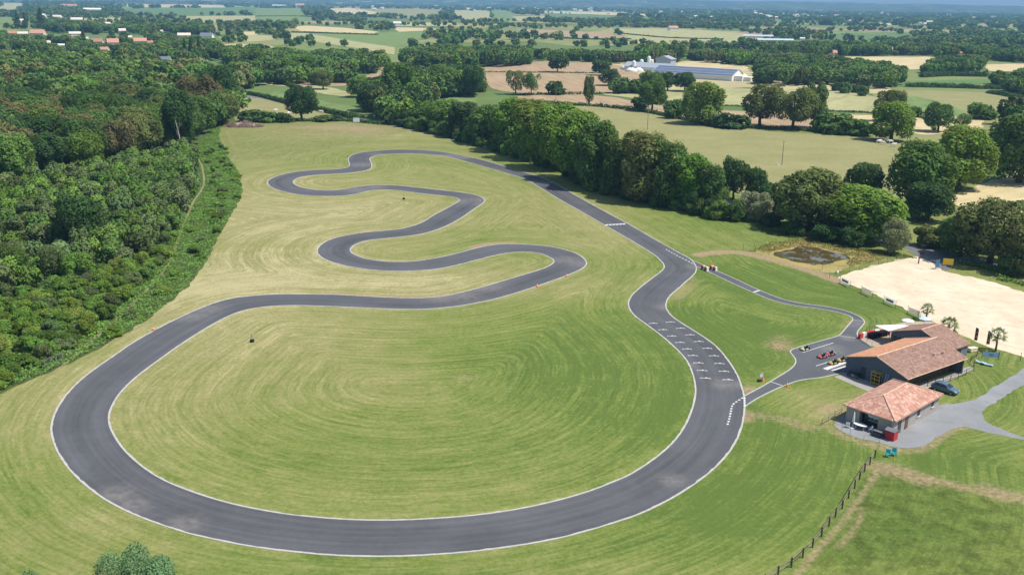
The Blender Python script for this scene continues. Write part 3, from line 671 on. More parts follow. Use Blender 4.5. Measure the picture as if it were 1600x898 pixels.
# distant and village houses: column, foot row, width and height in pixels, roof, wall, label
HOUSES = [
 (72,71,12,7,'pale','white','small white house below the two-storey orange-roofed house'),
 (96,75,14,6,'white','white','white low shed at the front edge of the village'),
 (234,71,9,7,'tile','cream','small tiled house joined to the white-walled house'),
 (133,64,9,6,'pale','white','tiny white cottage left of the tiled house'),
 (201,62,9,6,'pale','cream','cream cottage above the white-walled house'),
 (30,36,12,6,'pale','white','white house beyond the conifers at the far left'),
 (62,27,14,5,'white','white','low white shed beyond the cedar'),
 (165,40,12,5,'pale','cream','cream house behind the village wood'),
 (250,52,8,5,'pale','white','white cottage left of the long white house'),
 (16,57,16,8,'tile','cream','low terracotta-roofed house at the far left of the village'),
 (34,57,15,7,'pale','cream','low pale house between the terracotta roof and the two-storey house'),
 (57,60,22,13,'orange','cream','two-storey house with bright orange roof at the left of the village'),
 (115,57,18,7,'pale','cream','pale-roofed bungalow among the trees of the village'),
 (151,72,17,11,'tile','cream','tiled house left of the larger orange-roofed pair'),
 (175,75,18,14,'orange','cream','tall orange-roofed house in the middle of the village'),
 (216,71,22,11,'orange','white','white-walled house with red-orange roof, right of the tall one'),
 (160,83,17,9,'orange','cream','small orange-roofed house below the tall one'),
 (168,93,8,6,'pale','white','tiny white house at the edge of the wood'),
 (256,99,19,10,'slate','cream','house with blue-grey roof half hidden behind the wood'),
 (344,117,15,6,'pale','white','white shed roof above the right corner of the wood'),
 (286,60,20,8,'pale','white','long white house with pale roof right of the village'),
 (322,64,20,12,'slate','white','white-gabled house with dark slate roof'),
 (190,53,11,8,'pale','white','white cottage behind the village trees'),
 (107,13,24,6,'orange','white','large white hall with orange roof on the far left'),
 (143,19,26,6,'white','white','long white industrial shed on the far left'),
 (118,35,18,7,'pale','cream','pale apartment block behind the village'),
 (88,30,13,6,'pale','white','white barn behind the village'),
 (468,12,14,6,'orange','white','white house with pink roof far beyond the green fields'),
 (436,11,22,3,'white','white','long white barn far beyond the green fields'),
 (620,41,13,7,'pale','white','white cottage beside the grove on the straw field'),
 (1300,88,17,9,'orange','cream','orange-roofed cottage in the wood on the right'),
 (1390,82,11,8,'pale','white','white house in the wood behind the straw field'),
 (1052,48,15,7,'orange','white','lone white barn with pink roof on the pale far field'),
 (1186,60,46,5,'glass','white','rear range of the white glasshouses on the right'),
 (1212,67,58,6,'glass','white','front range of the white glasshouses on the right'),
 (1254,63,8,4,'white','white','small white shed beside the glasshouses'),
 (326,5,22,6,'pale','white','large white building on the skyline at the left'),
 (1498,87,12,6,'tile','cream','tiled farmhouse among the trees on the far right')]
# ------------------------------------------------------------------ vegetation
def leaf_mat(name, trans=.36, base=None):
    t = NT(name); t.n.remove(t.bsdf)
    oi = t.node('ShaderNodeObjectInfo'); lf = t.attr('leaf'); p = t.pos()
    c = base if base is not None else oi.outputs['Color']
    big = t.noise(p, .35, 2)
    hs = t.node('ShaderNodeHueSaturation'); t.put(hs.inputs['Color'], c)
    t.put(hs.inputs['Hue'], t.math('ADD', t.mr(lf, 0, 1, .485, .512), t.mr(big, .3, .7, -.012, .012)))
    t.put(hs.inputs['Value'], t.math('MULTIPLY', t.mr(lf, 0, 1, .74, 1.30), t.mr(big, .3, .7, .8, 1.2)))
    d = t.node('ShaderNodeBsdfDiffuse', i0=hs.outputs[0]); tr = t.node('ShaderNodeBsdfTranslucent')
    h2 = t.node('ShaderNodeHueSaturation'); t.put(h2.inputs['Color'], hs.outputs[0]); t.put(h2.inputs['Value'], 1.25); t.put(h2.inputs['Hue'], .488)
    t.l.new(h2.outputs[0], tr.inputs[0])
    mx = t.node('ShaderNodeMixShader', i0=trans); t.l.new(d.outputs[0], mx.inputs[1]); t.l.new(tr.outputs[0], mx.inputs[2])
    t.l.new(mx.outputs[0], t.out.inputs['Surface']); return t.m
M_LEAF = leaf_mat('leaves')
M_LEAF_FAR = None
M_BARK = paint('bark', (.10, .08, .058), .95, .1, var=.3, scale=1.5)

def unit(v): return v / (np.linalg.norm(v, axis=1)[:, None] + 1e-9)

def leaf_quads(C, N, size, r):
    """quads centred at C facing N"""
    n = len(C); N = unit(N); a = unit(np.cross(N, unit(r.normal(0, 1, (n, 3))))); b = np.cross(N, a)
    s = (size * r.uniform(.6, 1.35, n))[:, None]; e = s * r.uniform(.55, .9, n)[:, None]
    V = np.stack([C - a * s, C - b * e * .8 + a * s * .1, C + a * s, C + b * e * .8 - a * .1 * s], 1) 
    return V.reshape(-1, 3)

def quads_mesh(name, V, mat, leaf):
    n = len(V) // 4; me = bpy.data.meshes.new(name)
    me.vertices.add(len(V)); me.vertices.foreach_set('co', V.astype(np.float32).ravel())
    me.loops.add(4 * n); me.loops.foreach_set('vertex_index', np.arange(4 * n, dtype=np.int32))
    me.polygons.add(n); me.polygons.foreach_set('loop_start', np.arange(0, 4 * n, 4, dtype=np.int32))
    me.update(calc_edges=True); me.materials.append(mat)
    me.attributes.new('leaf', 'FLOAT', 'FACE').data.foreach_set('value', leaf.astype(np.float32))
    return me

def crown_cloud(seed, n, leaf, kind='oak'):
    """leaf quads of a crown of total height 1 and full width 1 (scaled later); returns verts, per-leaf value"""
    r = np.random.default_rng(seed)
    if kind == 'oak': zc, rz, rh, nl, lr, low = .58, .40, .46, 26, (.13, .24), .16
    elif kind == 'tall': zc, rz, rh, nl, lr, low = .55, .44, .42, 24, (.12, .22), .10
    elif kind == 'round': zc, rz, rh, nl, lr, low = .52, .47, .48, 34, (.12, .18), .04
    elif kind == 'bush': zc, rz, rh, nl, lr, low = .42, .52, .46, 20, (.16, .28), .0
    elif kind == 'full': zc, rz, rh, nl, lr, low = .50, .49, .46, 34, (.13, .23), .03
    elif kind == 'cone': zc, rz, rh, nl, lr, low = .5, .5, .46, 40, (.07, .13), .06
    elif kind == 'open': zc, rz, rh, nl, lr, low = .58, .42, .50, 22, (.10, .19), .16
    C = []; R = []
    tries = 0
    while len(C) < nl and tries < 4000:
        tries += 1
        d = r.normal(0, 1, 3); d /= np.linalg.norm(d); k = r.uniform(.45, .92) ** .6
        c = np.array([d[0] * rh * k, d[1] * rh * k, zc + d[2] * rz * k])
        rad = r.uniform(*lr)
        if kind == 'cone':
            z = r.uniform(.08, .95); w = (1 - z) * .42 + .03; a = r.uniform(0, 2 * PI); c = np.array([math.cos(a) * w * .75, math.sin(a) * w * .75, z]); rad = .06 + .10 * (1 - z)
        rad = min(rad, max(.04, (rh + .04) - np.hypot(c[0], c[1]) + .05))
        if c[2] - rad < low: c[2] = low + rad * r.uniform(.9, 1.1)
        if c[2] + rad > 1.0: c[2] = 1.0 - rad
        C.append(c); R.append(rad)
    if kind not in ('cone',):
        C.append(np.array([0, 0, zc])); R.append(min(rh, rz) * (.62 if kind != 'open' else .4))
    C, R = np.array(C), np.array(R)
    wgt = R ** 2; wgt /= wgt.sum()
    pts, nrm, val = [], [], []
    tot = 0
    lobev = r.uniform(0, 1, len(C))
    while tot < n:
        m = n; li = r.choice(len(C), m, p=wgt)
        d = unit(r.normal(0, 1, (m, 3)) + np.array([0, 0, .25]))
        P = C[li] + d * (R[li] * (r.uniform(.70, 1.08, m) + np.minimum(r.exponential(.07, m), .13) * (r.random(m) < .3)))[:, None] * np.array([1, 1, .9])
        depth = np.full(m, 9.0)
        for c, rr in zip(C, R):
            depth = np.minimum(depth, np.linalg.norm((P - c) / np.array([1, 1, .9]), axis=1) / rr)
        ok = (depth > .70) & (P[:, 2] > low * .8)
        if kind == 'open': ok &= r.uniform(0, 1, m) < .9
        P, d, li = P[ok], d[ok], li[ok]
        pts.append(P); nrm.append(d * .75 + r.normal(0, .42, P.shape) + np.array([0, 0, .2])); val.append(np.clip(lobev[li] * .45 + r.uniform(0, 1, len(P)) * .55, 0, 1)); tot += len(P)
    P, N, L = np.vstack(pts)[:n], np.vstack(nrm)[:n], np.concatenate(val)[:n]
    return P, N, L, r

def trunk_mb(mb, h, w, r, top=.62, limbs=5, lean=0.0):
    rb = .030 * h * (.8 + .4 * r.random())
    pts = [(0, 0, -.25), (r.normal(0, .01) * h, r.normal(0, .01) * h, .15 * h), (lean * h * .4 + r.normal(0, .015) * h, r.normal(0, .02) * h, .36 * h), (lean * h, 0, top * h)]
    mb.path(pts, [rb * 1.35, rb, rb * .75, rb * .3], 7)
    for k in range(limbs):
        a = 2 * PI * k / limbs + r.uniform(-.4, .4); z = r.uniform(.22, .42) * h; L = r.uniform(.22, .36)
        mb.path([(0, 0, z), (math.cos(a) * w * L * .5, math.sin(a) * w * L * .5, z + .10 * h), (math.cos(a) * w * L, math.sin(a) * w * L, z + .26 * h)], [rb * .5, rb * .32, rb * .1], 5)

class Variant:
    """one crown and trunk pair at a nominal size; instances scale it"""
    def __init__(s, name, kind, seed, h, w, n, leaf, limbs=5):
        s.h, s.w, s.kind = h, w, kind
        P, N, L, r = crown_cloud(seed, n, leaf, kind)
        P = P * np.array([w, w, h]); s.P, s.N, s.L = P, N, L
        s.crown = quads_mesh(name + '_crown', leaf_quads(P, N, leaf, r), M_LEAF, L)
        mb = MB(); trunk_mb(mb, h, w, np.random.default_rng(seed + 5), .6 if kind != 'cone' else .9, limbs)
        s.trunk = bpy.data.meshes.new(name + '_trunk'); s.trunk.from_pydata(mb.v, [], mb.f); s.trunk.materials.append(M_BARK)
        s.trunk.polygons.foreach_set('use_smooth', [True] * len(s.trunk.polygons))
VAR = {}
for i in range(5): VAR['oak', i] = Variant('oak', 'oak', 100 + i, 14, 13, 6500, .40)
for i in range(4): VAR['tall', i] = Variant('tall', 'tall', 200 + i, 17, 11, 6500, .40)
for i in range(4): VAR['full', i] = Variant('full', 'full', 250 + i, 17, 12, 8000, .42)
for i in range(2): VAR['round', i] = Variant('round', 'round', 300 + i, 7, 7.5, 6500, .22)
for i in range(4): VAR['bush', i] = Variant('bush', 'bush', 400 + i, 4, 4.6, 3200, .24, 3)
for i in range(2): VAR['cone', i] = Variant('cone', 'cone', 500 + i, 18, 9, 4500, .42, 0)
for i in range(2): VAR['open', i] = Variant('open', 'open', 600 + i, 13, 13, 3600, .36, 8)
for i in range(3): VAR['foaks', i] = Variant('far_oak', 'oak', 700 + i, 13, 13, 1500, .85, 3)      # seen from half a kilometre and more
for i in range(2): VAR['ftall', i] = Variant('far_tall', 'tall', 720 + i, 15, 11, 1500, .85, 3)
for i in range(2): VAR['fbush', i] = Variant('far_bush', 'bush', 740 + i, 4.5, 5.5, 420, .7, 2)

LEAFK = 1.54
COLS = {'H': (.080, .122, .052), 'D': (.040, .082, .030), 'M': (.066, .122, .036), 'B': (.105, .180, .036), 'O': (.092, .122, .045), 'G': (.15, .19, .105), 'Y': (.20, .23, .05), 'R': (.092, .100, .045), 'S': (.085, .155, .036)}
PLACED = []     # (size on screen, args)
def plant(x, y, h, w, kind, colour, label, cat='tree', group=None, name=None, must=False, z=0.0):
    PLACED.append(dict(x=x, y=y, h=h, w=w, kind=kind, c=colour, label=label, cat=cat, group=group, must=must, z=z,
                       name=name or ('conifer' if kind == 'cone' else 'shrub' if cat == 'shrub' else 'broadleaf_tree'), px=PXM(y) * math.sqrt(h * w)))

def tcol(code, s=.16):
    c = np.array(COLS[code]) * LEAFK; c = c * np.array([1.13, 1.03, .90]); k = 1 + rng.normal(0, s * .8); d = rng.normal(0, .035, 3)
    return tuple(np.clip(c * k * (1 + d), .008, .3))

def at_px(px, base, top, wpx):
    """ground point, height and width in metres of a plant seen at a pixel column between two rows"""
    g = G(px, base); s = PXM(g.y); h = (base - top) / (s * math.cos(math.atan2(CAM_H, g.y)) )
    return g.x, g.y, h, wpx / s

def T(px, base, top, wpx, kind, colour, label, **kw):
    x, y, h, wd = at_px(px, base, top, wpx)
    if kind == 'oak' and y > 800: kind = 'foaks'
    if kind in ('tall', 'full') and y > 800: kind = 'ftall'
    if kind == 'bush' and y > 450: kind = 'fbush'
    plant(x, y, h, wd, kind, tcol(colour, .07), label, must=True, **kw)

# ---- trees one can point to --------------------------------------------------------------------------------------
BELT = 'trees of the belt beside the road'
for px, b, tp, wd, k, c, lb in [
 (630,192,168,52,'full','M','dark tree at the far end of the belt, behind the white sign board'),
 (662,197,166,56,'full','M','second tree of the road belt counted from its far end'),
 (696,205,156,60,'full','S','third tree of the road belt, with a lighter green crown'),
 (728,215,160,56,'full','D','dark broad tree of the road belt near its far end, fourth along'),
 (763,225,164,62,'full','M','fifth tree of the road belt, above the far bend of the track'),
 (798,236,153,70,'full','S','tall leafy tree of the road belt, sixth from its far end'),
 (836,249,156,76,'full','B','tall bright green tree of the road belt, seventh from its far end'),
 (866,264,163,80,'full','B','broad bright green tree in the middle of the road belt'),
 (901,282,175,80,'full','B','bright green tree right of the middle of the road belt'),
 (928,294,188,72,'full','M','mid green tree of the belt where its shadow reaches the straight'),
 (962,302,216,58,'full','M','lower tree of the road belt before the olive-brown crown'),
 (1005,314,207,88,'full','O','broad olive-brown tree of the road belt beside the straight'),
 (1042,320,222,72,'full','M','mid green tree with visible trunk in the road belt, right of the olive-brown one'),
 (1078,325,240,66,'full','S','pale green tree near the near end of the road belt'),
 (1108,331,258,54,'full','M','last tall tree at the near end of the road belt'),
 (1146,312,244,46,'oak','D','dark compact tree standing alone behind the near end of the belt'),
 (1177,316,262,40,'oak','D','small dark tree right of the dark compact tree by the belt'),
 (1178,344,300,52,'round','G','grey-green rounded willow at the fence near the pond'),
 (1262,360,266,100,'full','O','wide olive green tree behind the pond beside the road'),
 (1352,374,292,112,'full','B','bright green spreading tree behind the pond'),
 (1396,396,342,46,'round','G','dense rounded grey-green tree at the pond corner by the road'),
 (1210,338,286,48,'oak','D','dark tree left of the olive green tree behind the pond'),
 (1348,312,254,58,'oak','D','dark tree beyond the road, left of the great dark oak'),
 (1434,325,222,98,'full','M','great dark oak at the corner of the meadow beyond the road'),
 (1497,296,198,92,'full','B','big yellow-green oak beside the great dark oak'),
 (1448,345,285,70,'full','D','dark low crowned tree in front of the great dark oak'),
 (1556,262,205,70,'full','M','mid green oak left of the largest oak on the right edge'),
 (1592,285,178,96,'full','M','largest oak at the right edge, above the cut straw field'),
 (1546,411,314,112,'oak','O','sparse grey-olive tree overhanging the yellow sign at the car park'),
 (1500,400,338,66,'full','M','leafy green tree by the road, left of the sparse grey-olive tree'),
 (1600,428,352,74,'full','O','olive tree on the right edge at the corner of the car park'),
 (1018,174,122,44,'oak','M','upright oak in the hedge left of the bright oak of the meadow'),
 (1097,194,128,62,'full','B','bright green oak standing at the top of the meadow'),
 (1187,197,132,60,'oak','O','olive green oak in the meadow hedge, left of a paler pair'),
 (1238,202,135,66,'oak','O','two-stemmed pale olive tree in the meadow hedge'),
 (1270,200,130,42,'oak','M','darker tree just right of the two-stemmed pale olive tree'),
 (1392,220,160,64,'full','B','bright green oak beside the grazing white cows'),
 (1388,190,141,46,'oak','O','olive crown showing above the bright oak by the cows'),
 (1465,206,160,46,'oak','M','rounded oak on the straw field right of the cows'),
 (1501,204,177,28,'open','M','small thin tree on the straw field'),
 (1533,186,161,42,'bush','M','grey-green thicket alone in the far right pasture'),
 (871,113,86,34,'oak','D','dark round oak alone on the brown field'),
 (806,148,110,30,'open','O','thin olive tree at the corner of the brown field'),
 (830,149,112,28,'open','M','second thin tree beside the thin olive tree by the brown field'),
 (868,148,127,30,'bush','D','small dark thicket on the edge of the brown field'),
 (920,164,119,20,'tall','O','slender pale tree on the strip between two brown fields'),
 (940,118,94,28,'oak','D','dark tree left of the white silos'),
 (951,134,108,34,'oak','D','dark tree in front of the white silos'),
 (1016,146,110,38,'oak','M','tree hiding the near corner of the solar roofed barn'),
 (1043,142,113,30,'oak','D','dark tree below the left part of the solar roofed barn'),
 (1070,143,114,36,'oak','D','dark tree below the middle of the solar roofed barn'),
 (472,188,132,50,'oak','D','large dark tree standing alone beyond the crest left of the sign board'),
 (560,152,118,38,'tall','S','pale green tree at the edge of the bare field beyond the crest'),
 (625,168,98,66,'tall','M','massive tall tree rising behind the far end of the belt'),
 (585,175,128,46,'oak','D','dark tree left of the massive tall tree'),
 (690,150,102,44,'oak','M','big tree behind the belt, right of the massive tall tree'),
 (740,152,104,34,'oak','D','dark tree left of the brown field'),
 (505,140,110,30,'oak','O','small olive tree by the bare patch in the far wood'),
 (55,232,162,100,'oak','R','huge brown-green oak at the left edge of the wood'),
 (210,168,128,60,'oak','Y','yellow-flowering chestnut crown in the middle of the wood'),
 (283,236,140,50,'tall','D','dark tree at the corner of the wood with a bare white stem before it'),
 (345,178,104,58,'oak','D','tall dark tree at the right corner of the wood'),
 (312,190,118,72,'oak','R','brownish broad crown at the right corner of the wood'),
 (130,395,300,72,'oak','D','dark tree rising from the scrub on the left'),
 (395,120,76,46,'oak','M','round tree at the left end of the far wood'),
 (470,124,85,52,'oak','S','light crowned tree in the middle of the far wood')]:
    T(px, b, tp, wd, k, c, lb, group=BELT if 'road belt' in lb else None)
# shrubs along the belt foot, the pond and the meadow hedge
for px, b, tp, wd, c, lb in [
 (1120,341,312,40,'S','pale shrub at the near foot of the tree belt'), (1148,344,312,36,'M','green shrub left of the grey-green willow'),
 (1090,335,308,36,'M','shrub under the last tall trees of the belt'), (1205,352,330,36,'D','dark shrub right of the grey-green willow'),
 (1240,366,344,40,'D','dark thicket at the far corner of the pond'), (1290,376,350,44,'D','dark thicket behind the middle of the pond'),
 (1330,384,356,40,'D','dark thicket behind the right end of the pond'), (1450,385,352,44,'O','brownish shrub beside the two road posts'),
 (1478,388,350,40,'M','shrub on the far verge of the road'), (1576,430,396,40,'D','dark shrub at the corner of the car park'),
 (1310,209,178,52,'M','leafy thicket at the right end of the meadow hedge'), (1345,212,188,40,'M','low thicket left of the bright oak by the cows'),
 (1285,206,176,34,'D','dark thicket in the meadow hedge right of the pair of olive trees'), (1052,185,156,30,'M','thicket between the upright oak and the bright oak'),
 (1145,200,178,50,'D','dark thicket right of the bright oak of the meadow'), (1122,198,180,30,'D','low dark thicket at the foot of the bright oak'),
 (1000,170,152,26,'D','low thicket at the foot of the upright oak'), (968,146,122,34,'M','bush row end left of the barn trees'), (992,146,124,30,'M','pale bush left of the barn trees'),
 (1430,183,166,20,'M','small round bush on the far side of the bright oak'), (1320,146,128,18,'M','rounded bush at the top of the hay field'), (1306,142,128,16,'D','small dark bush at the top of the hay field'), (1348,150,134,16,'M','egg-shaped bush on the hay field'), (1336,145,133,14,'D','little bush beside the egg-shaped one'),
 (395,190,172,40,'D','dark shrub beside the pile of brushwood'), (420,191,174,30,'M','shrub on the crest right of the brushwood'), (505,190,180,26,'M','low shrub on the crest beside the sign board'), (525,189,180,20,'D','small dark shrub left of the sign board'), (445,191,176,26,'D','dark shrub on the crest left of the big dark tree')]:
    T(px, b, tp, wd, 'bush', c, lb, cat='shrub')

# village and roadside conifers
for px, b, tp, wd, c, lb in [(65,45,13,20,'D','dark cedar between the village roofs'), (28,45,19,14,'D','narrow conifer at the left edge of the village'), (40,46,20,12,'D','second narrow conifer in the village'),
  (300,95,58,14,'D','dark cypress below the slate-roofed house'), (290,95,60,12,'D','cypress left of the tallest cypress'), (312,96,60,12,'D','cypress right of the tallest cypress'), (243,62,38,18,'G','blue-grey cedar behind the village houses'),
  (132,76,46,14,'M','conifer between the pale-roofed house and the tiled pair'), (1275,88,66,12,'D','dark conifer left of the orange-roofed cottage'), (1465,78,62,9,'D','dark conifer in the far right park'), (1479,79,63,9,'D','second dark conifer in the far right park')]:
    T(px, b, tp, wd, 'cone', c, lb, cat='conifer')

# ---- woods ------------------------------------------------------------------------------------------------------
def scatter(poly_px, step, seed, jit=.42):
    r = np.random.default_rng(seed); P = gpts(poly_px); lo, hi = P.min(0), P.max(0); out = []
    row = 0; y = lo[1]
    while y < hi[1]:
        x = lo[0] + (step / 2 if row % 2 else 0)
        while x < hi[0]:
            out.append((x + r.uniform(-jit, jit) * step, y + r.uniform(-jit, jit) * step)); x += step
        y += step * .87; row += 1
    out = np.array(out); return out[inside(out, P)], r
def wood(poly, step, seed, hs, ws, kinds, cols, label, group, cat='tree', clear=0.0):
    pts, r = scatter(poly, step, seed)
    for x, y in pts:
        if clear and min_dist(np.array([[x, y]]), PATH_C)[0] < clear: continue
        h = r.uniform(*hs); k = kinds[r.integers(len(kinds))]
        if y > 520: k = {'oak': 'foaks', 'tall': 'ftall', 'full': 'ftall', 'bush': 'fbush', 'open': 'foaks'}.get(k, k)
        plant(x, y, h, r.uniform(*ws), k, tcol(cols[r.integers(len(cols))], .2), label, cat, group)
wood([(-60,112),(0,108),(200,112),(330,132),(365,178),(350,196),(318,205),(300,236),(200,262),(120,280),(0,300),(-110,310)], 10.5, 1, (12, 19), (12, 18), ['oak', 'oak', 'full', 'tall'], 'DDMMMMOSR',
     'broadleaf tree in the closed canopy of the wood beside the track', 'trees of the wood beside the track')
wood([(-90,310),(0,302),(120,282),(230,256),(302,238),(310,262),(306,300),(285,345),(240,400),(130,440),(0,470),(-80,480)], 5.2, 2, (4.5, 8.5), (4, 6.5), ['full', 'open', 'bush', 'full'], 'SHSHHMSM',
     'young tree in the overgrown clearing between wood and footpath', 'young trees of the overgrown clearing', clear=2.2)
wood([(-40,474),(0,470),(130,440),(240,400),(282,352),(272,392),(225,455),(160,515),(110,555),(40,590),(0,606),(-80,630)], 3.3, 3, (1.6, 3.6), (3.0, 4.6), ['bush'], 'SBSBSH',
     'shrub in the thicket between clearing and mown edge', 'shrubs of the thicket by the mown edge', 'shrub', clear=1.6)
wood([(316,238),(346,214),(358,246),(373,272),(377,300),(363,328),(339,368),(323,404),(298,438),(266,468),(218,505),(168,535),(95,574),(60,588),(100,560),(170,512),(225,470),(262,430),(285,392),(302,350),(322,318),(330,280)], 7.5, 9, (.9, 2.1), (1.8, 3.8), ['bush'], 'BSBSH', 'low bramble bush in the strip between footpath and mown grass', 'bramble bushes of the strip by the mown grass', 'shrub')
for poly, st, hs, ws, lb, gp in [
 ([(350,125),(400,112),(470,110),(545,118),(560,128),(500,134),(420,132),(372,146)], 11, (10, 15), (10, 14), 'tree of the far wood left of the bare patch beyond the crest', 'trees of the far wood beyond the crest'),
 ([(350,92),(400,88),(480,98),(590,96),(610,104),(575,116),(470,112),(360,112)], 12, (10, 14), (11, 14), 'tree in the rear rows of the far wood beyond the crest', 'rear trees of the far wood'),
 ([(618,100),(690,88),(828,92),(830,104),(745,106),(690,112),(640,112)], 11, (11, 16), (11, 14), 'tree of the dense wood left of the brown field', 'trees of the wood left of the brown field'),
 ([(570,170),(600,150),(680,130),(748,132),(750,150),(700,152),(640,178),(600,192)], 10, (11, 16), (10, 14), 'tree crowding behind the far end of the road belt', 'trees behind the far end of the belt'),
 ([(812,90),(900,92),(1000,96),(1000,101),(900,97),(812,95)], 11, (9, 12), (9, 12), 'tree in the straight band of wood above the brown field', 'trees of the straight band of wood'),
 ([(1000,92),(1060,90),(1070,97),(1005,103)], 11, (13, 18), (13, 17), 'tall tree behind the solar roofed barn', 'trees behind the barn'),
 ([(1070,92),(1200,94),(1215,100),(1180,105),(1090,97)], 12, (10, 14), (11, 14), 'tree in the wood right of the barn', 'trees right of the barn'),
 ([(1185,106),(1225,98),(1300,106),(1395,118),(1420,128),(1385,140),(1300,133),(1215,136),(1185,131)], 11, (9, 14), (10, 14), 'tree in the mixed wood between barn and hay field', 'trees between barn and hay field'),
 ([(1195,76),(1330,80),(1460,82),(1620,94),(1620,100),(1500,92),(1460,87),(1330,88),(1230,90),(1190,92)], 12, (10, 14), (11, 14), 'tree in the wood along the far side of the straw field', 'trees beyond the straw field'),
 ([(1450,108),(1480,100),(1540,100),(1530,112),(1500,118),(1440,118)], 11, (8, 12), (10, 13), 'tree in the copse on the right of the straw field', 'trees of the right copse'),
 ([(1545,132),(1600,126),(1660,130),(1660,156),(1590,150)], 10, (8, 12), (10, 13), 'tree in the thick hedge corner on the right edge', 'trees of the right hedge corner'),
 ([(1570,190),(1640,196),(1660,260),(1600,240)], 10, (12, 16), (12, 15), 'oak crowding behind the largest oak of the right edge', 'oaks of the right edge'),
 ([(-60,60),(40,62),(120,74),(215,66),(340,70),(352,92),(300,104),(180,100),(60,88),(-60,84)], 15, (9, 14), (9, 13), 'garden tree among the houses of the village', 'garden trees of the village'),
 ([(60,40),(190,44),(330,48),(335,58),(180,52),(70,52)], 17, (10, 15), (11, 15), 'tree behind the village houses', 'trees behind the village'),
 ([(1230,340),(1290,352),(1345,364),(1342,372),(1290,364),(1230,352)], 7, (4, 7), (5, 7), 'undergrowth tree along the road behind the pond', 'trees along the road behind the pond'),
 ([(1450,380),(1520,384),(1600,402),(1680,420),(1680,434),(1600,416),(1500,396)], 8, (5, 8), (6, 8), 'tree on the far verge of the road beyond the car park', 'trees on the far road verge')]:
    wood(poly, st, hash(lb) % 1000 if False else int(sum(map(ord, lb))) % 9973, hs, ws, ['oak', 'oak', 'tall'], 'DDMMMOS', lb, gp)

wood([(595,190),(652,198),(735,220),(806,242),(872,264),(930,289),(1000,309),(1060,322),(1120,334),(1118,341),(1050,331),(990,318),(920,300),(872,269),(806,247),(735,225),(662,206),(612,197)], 4.6, 61, (3, 6.5), (4, 6.5), ['bush'], 'DDMDMS', 'shrub in the dense undergrowth at the foot of the road belt', 'undergrowth of the road belt', 'shrub')
wood([(600,184),(680,200),(760,222),(860,250),(960,281),(1010,296),(1010,302),(960,288),(860,257),(760,229),(680,207),(600,190)], 12, 62, (9, 14), (8, 11), ['full', 'tall'], 'MMSB', 'tree in the rear row of the road belt', 'rear row of the road belt')
# hedges: rows of bushes grown together, each hedge one thing
def hedge(px, h, wd, colour, label, leaf=.5, dens=5.0):
    P = resample(gpts(catmull(px, 5)), 1.0); r = np.random.default_rng(int(sum(map(ord, label))))
    L = len(P); n = int(L * h * wd * dens / (leaf / .5) ** 2)
    i = r.integers(0, L, n); bumpy = smooth(r.uniform(.55, 1.3, (L, 1)), 2)[:, 0]; bumpw = smooth(r.uniform(.6, 1.3, (L, 1)), 2)[:, 0]
    d = unit(r.normal(0, 1, (n, 3))); d[:, 2] = np.abs(d[:, 2])
    rad = r.uniform(.75, 1.08, n)
    C = np.stack([P[i, 0] + d[:, 0] * wd / 2 * rad * bumpw[i] + r.uniform(-.5, .5, n), P[i, 1] + d[:, 1] * wd / 2 * rad * bumpw[i] + r.uniform(-.5, .5, n), d[:, 2] * h * rad * bumpy[i]], 1)
    c0 = P.mean(0); C[:, :2] -= c0
    V = leaf_quads(C, d + r.normal(0, .4, d.shape), leaf, r)
    o = link('hedge', quads_mesh('hedge', V, M_LEAF, r.uniform(0, 1, n)))
    o.location = (*c0, 0); o.color = (*tcol(colour, .05), 1)
    tag(o, label, 'hedge')
